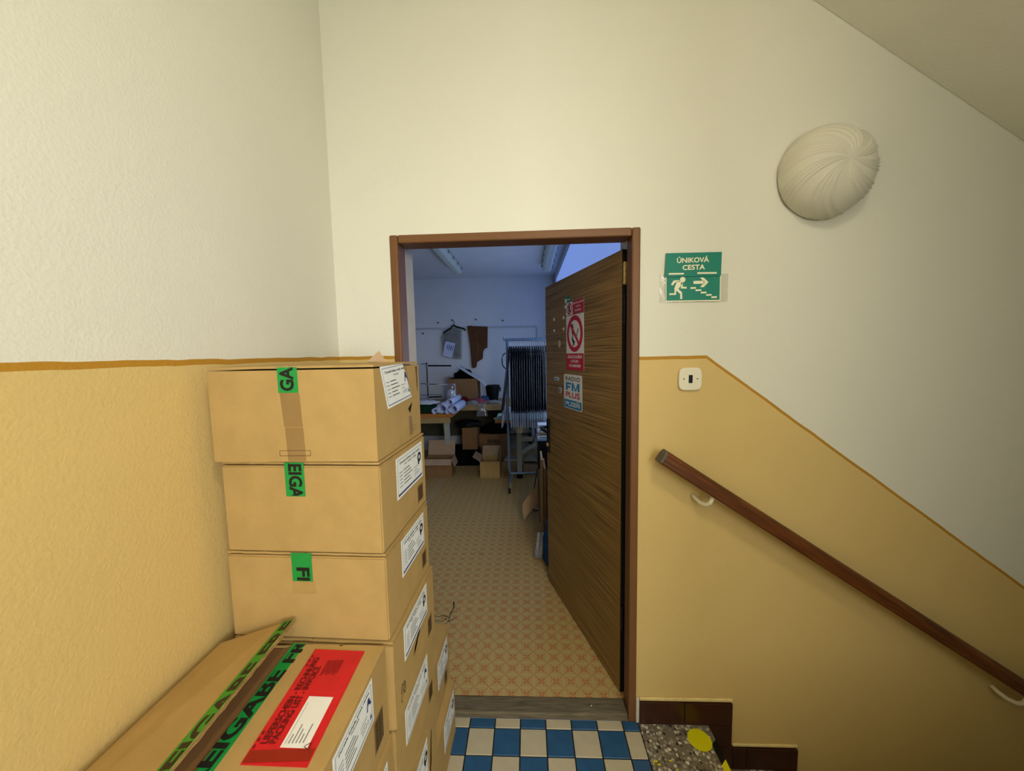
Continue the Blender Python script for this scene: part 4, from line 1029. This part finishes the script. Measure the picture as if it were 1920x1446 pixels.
# thread stand of black rods
ts = thing('thread_stand', 'black thread stand with rod arms on the sewing table', 'stand', (-.635, 3.05, TLZ))
zs = lambda px, py: atY(px, py, 3.05)
MB().use('dark_metal').tube([(zs(800, 680).x, 3.05, TLZ), tuple(zs(800, 680))], .008, 8).build('post', ts)
for pts, r, m, nm in (([(800, 686), (846, 686)], .009, 'black_plastic', 'upper_arm'), ([(789, 719.5), (822, 721)], .004, 'dark_metal', 'lower_arm'), ([(817, 721.8), (838, 721)], .006, 'white_plastic', 'arm_tip'), ([(802, 745), (828, 744)], .009, 'black_plastic', 'base_arm'), ([(788, 741), (828, 740)], .003, 'dark_metal', 'wire'), ([(789, 683), (800, 682)], .004, 'dark_metal', 'stub_arm')):
    MB().use(m).tube([zs(*p) for p in pts], r, 8).build(nm, ts)
for p in ((800, 686), (801, 720), (802, 745)): q = zs(*p); MB().use('steel').box(q.x-.014, q.x+.014, 3.035, 3.065, q.z-.016, q.z+.012).build('clamp', ts, bevel=.003)

# ------------------------------------------------------------------ garment rack and garments
RY = 2.50
rk = thing('garment_rack', 'blue-grey wheeled garment rack of round tubes', 'rack', (.285, RY, WZ))
zt_ = atY(960, 637, RY).z
RX0, RX1 = .285, .845
MB().use('steel_blue').tube([(RX0-.035, RY, zt_), (RX1, RY, zt_)], .015, 10).build('top_bar', rk)
MB().use('steel_blue').tube([(RX0-.035, RY, zt_), (RX0-.037, RY, zt_+.035)], .008, 8).build('end_stop', rk)
MB().use('steel_blue').tube([(RX0, RY, zt_-.002), (RX0-.008, RY, .8), (RX0-.004, RY, .25), (RX0+.012, RY, .155)], .014, 10).build('upright', rk, smooth=True)
MB().use('steel_blue').tube([(RX1-.02, RY, zt_-.002), (RX1-.02, RY, .155)], .014, 10).build('upright', rk)
MB().use('steel_blue').tube([(RX0+.005, RY, .185), (RX1-.03, RY, .19)], .013, 10).build('lower_bar', rk)
for x in (RX0+.016, RX1-.02):
    MB().use('steel_blue').tube([(x, RY-.18, .150), (x, RY+.18, .150)], .011, 8).build('foot_bar', rk)
    for y in (RY-.17, RY+.17):
        cw = MB().use('steel').box(x-.010, x+.010, y-.010, y+.010, .085, .148).build('caster_fork', rk, bevel=.003)
        MB().use('black_plastic').lathe([(.010, -.012), (.027, -.010), (.028, 0), (.027, .010), (.010, .012)], (x-.012, y, WZ+.0285), axis='x', seg=18).build('caster_wheel', rk)
def garment(seed, lean=0):
    t = thing('hanging_garment', 'dark garment on a hanger in clear plastic on the rack', 'garment', (.5, RY, zt_), 0, 'garments hanging on the rack')
    MB().use('steel').tube([(0, .0, -.004+.018), (0, .014, .0155), (0, .017, .004), (0, .006, -.012), (0, 0, -.03), (0, 0, -.075)], .0028, 6).build('hook', t, local=True)
    MB().use('black_plastic').tube([(0, -.19, -.135), (0, -.10, -.105), (0, 0, -.072), (0, .10, -.105), (0, .19, -.135)], .007, 6).build('hanger', t, local=True)
    zlen = atY(990, 768, RY).z-zt_ ; zpl = atY(990, 795, RY).z-zt_
    def shell(z0, z1, a0, b0, fold, sd, nu=44, nv=14):
        def fn(u, v):
            a = 2*math.pi*u; sh = min(1, v/.16)
            ay = (.025+(a0-.025)*math.sin(sh*math.pi/2)**.8)*(1+.05*v); bx_ = (.004+(b0-.004)*min(1, v/.1))
            y = ay*math.cos(a); x = lean*v + bx_*math.sin(a) + fold*v*mnoise.noise(Vector((y*9, v*1.2, sd)))
            drop = (1-sh)*0 + .055*(abs(y)/a0)*(1 if v < .05 else max(0, 1-(v-.05)*4))
            return Vector((x, y, z0+(z1-z0)*v-drop + .012*mnoise.noise(Vector((y*9, 0, sd)))*(v > .95)))
        return fn
    MB().use('dark_fabric').grid(shell(-.082, zlen, .185, .0100, .006, seed), 44, 14, wrap=True).build('fabric', t, local=True, smooth=True)
    cov = shell(-.070, zpl, .205, .0118, .006, seed+30); vs_ = (zlen-.01+.070)/(zpl+.070)
    MB().use('cover_film').grid(lambda u, v: cov(u, v*vs_), 44, 12, wrap=True).build('plastic_cover', t, local=True, smooth=True)
    MB().use('milky_film').grid(lambda u, v: cov(u, vs_+v*(1-vs_)), 44, 4, wrap=True).build('plastic_hem', t, local=True, smooth=True)
    return t
random.seed(11)
protos = [garment(3), garment(17), garment(41)]
x = RX0+.045; k = 0
ORD = 'first second third fourth fifth sixth seventh eighth ninth tenth eleventh twelfth thirteenth fourteenth fifteenth sixteenth seventeenth eighteenth nineteenth twentieth'.split()
while x < .69:
    loc = (x, RY, zt_); rz = R(-3+random.uniform(-.8, .8))
    if k < 3: g_ = protos[k]; g_.location = loc; g_.rotation_euler = (0, 0, rz)
    else: g_ = dup(protos[k % 3], loc, rz)
    g_['label'] = 'dark plastic-covered garment, %s from the left among those hanging straight' % ORD[k]
    x += .0235+random.uniform(-.002, .002); k += 1
g_ = garment(23, -.085); g_.location = (RX0+.024, RY, zt_); tag(g_, 'leftmost dark garment flaring out beside the rack upright')
o = MB().use('black_plastic').tube([atY(948, 662, RY-.12), atY(943, 666, RY-.12), atY(941, 674, RY-.12), atY(942, 684, RY-.12), atY(945, 689, RY-.12), atY(949, 692, RY-.12)], .006, 6).build('cord_loop', smooth=True); tag(o, 'black cord loop beside the leftmost garment', 'cord')
# white fabric below the leftmost garment, lying on the mint table
lump('white_cloth', 'pale bluish cloth heaped on the mint table', 'cloth', (.255, 2.84, TRZ+.004), .07, .07, .115, 'foam_white', 33, rough=.2)
o = MB().use('grey_fabric').slab([(.10, 2.76, TRZ+.006), (.20, 2.75, TRZ+.006), (.21, 2.86, TRZ+.006), (.16, 2.88, TRZ+.006)], (0, 0, .02)).build('paper_offcut', bevel=.003); tag(o, 'grey paper offcut on the corner of the mint table', 'paper')
# bag with golden hooks hanging under the garments
hgb = film_bag('plastic_bag', 'clear bag of brass hooks hanging in front of the mint table', (.405, 2.66, .585), .115, .135, .03, 'clear_film', None, 6)
b = MB().use('brass')
for k in range(16):
    p = Vector((.36+random.uniform(-.03, .06), 2.66+random.uniform(-.012, .012), .655+random.uniform(-.045, .05))); q = Vector((random.uniform(-.03, .03), 0, random.uniform(-.02, .02)))
    b.tube([p-q, p, p+q+Vector((0, .004, .004))], .0035, 5)
b.build('hooks', hgb)['kind'] = 'stuff'
MB().use('cable_black').tube([(.405, 2.66, .70), (.405, 2.70, .735), (.405, 2.76, .722)], .003, 6).build('string', hgb)

# ------------------------------------------------------------------ boxes on the workroom floor
carton_open('open brown box on the floor under the sewing table', -.735, -.408, 2.84, 3.04, WZ+.001, .215, 'cardboard_dark', flap_b=(0, .05, .17), flap_f=(0, -.06, -.055), flap_r=(.035, 0, -.09))
carton_open('small open box with spread flaps in the middle of the floor', -.072, .155, 2.80, 3.06, WZ+.001, .195, 'cardboard', flap_l=(-.085, 0, .055), flap_b=(0, .03, .115), flap_f=(0, -.05, .012), flap_r=(.012, 0, .13))
b = MB(); outline(b, Matrix(((1, 0, 0, 0), (0, 0, -1, 2.7993), (0, 1, 0, 0), (0, 0, 0, 1))), -.055, .082, .045, .150, .002, 0, 'ink_brown')
o = b.build('printed_frame', bpy.data.objects['small_box'] if 'small_box' in bpy.data.objects else [x for x in COL.objects if x.get('label', '').startswith('small open box')][0])
def closed_box(label, x0, x1, y0, y1, z0, h, m, name='cardboard_box'):
    t = thing(name, label, 'box', ((x0+x1)/2, (y0+y1)/2, z0))
    MB().use(m).box(x0, x1, y0, y1, z0, z0+h-.004).build('body', t, bevel=.003)
    for a_, b_ in ((x0, (x0+x1)/2-.001), ((x0+x1)/2+.001, x1)): MB().use(m).box(a_+.001, b_-.001, y0+.001, y1-.001, z0+h-.004, z0+h).build('flap', t)
    return t
p0, p1 = atY(866, 803, 3.30), atY(895, 843, 3.30)
bb1 = closed_box('upright box on a low crate behind the floor boxes', p0.x, p1.x, 3.30, 3.55, p1.z, p0.z-p1.z, 'cardboard_dark')
closed_box('black low crate under the upright box', p0.x-.25, p1.x+.02, 3.28, 3.60, WZ+.001, p1.z-WZ-.002, 'black_fabric', 'storage_crate')
lump('plastic_bag', 'dark crumpled bag with blue film on the upright box', 'bag', ((p0.x+p1.x)/2-.03, 3.42, p0.z), .15, .10, .07, 'black_plastic', 18)
q0, q1 = atY(898, 815, 3.45), atY(954, 855, 3.45)
kb = closed_box('dark brown lettered box under the back table', q0.x, q1.x, 3.45, 3.75, WZ+.001, q0.z-WZ, 'cardboard_dark')
b = MB(); Fk = Matrix(((1, 0, 0, 0), (0, 0, -1, 3.4492), (0, 1, 0, 0), (0, 0, 0, 1))); c_ = atY(925, 828, 3.449); put_text(b, Fk, 'KROKO', c_.x, c_.z, .045, 'ink', .03, fit=.15, z=.0004); b.build('lettering', kb)
lump('black_bag', 'dark bag heap on the lettered box', 'bag', ((q0.x+q1.x)/2+.02, 3.58, q0.z+.002), .20, .12, .10, 'black_fabric', 23)
closed_box('low grey carton under the sewing machine pedal', .42, .62, 2.92, 3.10, WZ+.001, .115, 'cardboard_pale')

# ------------------------------------------------------------------ clutter behind the open door
pb = carton_open('tall open box with a hanging flap behind the door', .575, .80, 1.66, 1.96, WZ+.001, .37, 'cardboard_dark')
fp = [atY(1008, 908, 1.64), atY(995, 924, 1.62), atY(984, 938, 1.60), atY(980, 946, 1.59), atY(980, 960, 1.59), atY(983, 976, 1.59), atY(991, 964, 1.60), atY(1000, 953, 1.62), atY(1009, 944, 1.64)]
MB().use('cardboard_pale').slab(fp, (0, .004, 0)).build('flap', pb)
def board(label, x0, x1, y0, y1, z0, z1, m, name='wooden_board'): return tag(MB().use(m).box(x0, x1, y0, y1, z0, z1).build(name, bevel=.002), label, 'board')
board('greenish board standing behind the door', .580, .596, 1.36, 1.62, WZ, .66, 'green_board' if 'green_board' in MATS else 'table_edge')
board('narrow brown board leaning behind the door', .600, .616, 1.34, 1.62, WZ, .60, 'cardboard_dark')
sm = thing('side_cabinet', 'dark cabinet behind the door holding small boxes', 'cabinet', (.70, 2.12, WZ))
MB().use('dark_metal').box(.575, .86, 1.98, 2.26, WZ, .655).build('body', sm, bevel=.004)
MB().use('steel_blue').box(.568, .865, 1.97, 2.27, .6555, .670).build('top', sm, bevel=.003)
for k, (z0, z1, m) in enumerate(((.671, .70, 'paper'), (.7005, .735, 'cardboard_pale'), (.7355, .768, 'paper'), (.7685, .80, 'foam_white'))):
    o = MB().use(m).box(.572+.004*(k % 2), .70, 2.0, 2.14, z0, z1).build('small_carton', bevel=.002); tag(o, ('lowest', 'second', 'third', 'topmost')[k]+' of the small pale cartons piled on the cabinet', 'box', 'small cartons on the cabinet')
    MB().use('ink_grey').box(.59, .66, 1.9988, 1.9998, z0+.008, z1-.012).build('print', o)
lump('blue_bag', 'blue plastic bag slumped behind the door', 'bag', (.645, 1.12, WZ), .065, .13, .22, 'blue_fabric', 27, rough=.25)
nb = thing('cloth_bundle', 'long white cloth bundle beside the blue bag', 'cloth', (.548, 1.11, WZ))
for dx in (0, .028): MB().use('grey_fabric').tube([(.552+dx, 1.12, .215), (.545+dx, 1.11, .15), (.535+dx, 1.10, .09), (.53+dx, 1.09, WZ+.022)], .014, 10, rfun=lambda t_: .010+.010*t_).build('fold', nb, smooth=True)
o = MB().use('cable_black').tube([(.565, 1.97, .40), (.53, 1.9, .2), (.50, 1.88, .10), (.53, 1.86, .05), (.565, 1.9, WZ+.006)], .005, 8).build('power_cable', smooth=True); tag(o, 'thin black cable hanging beside the open door', 'cable')
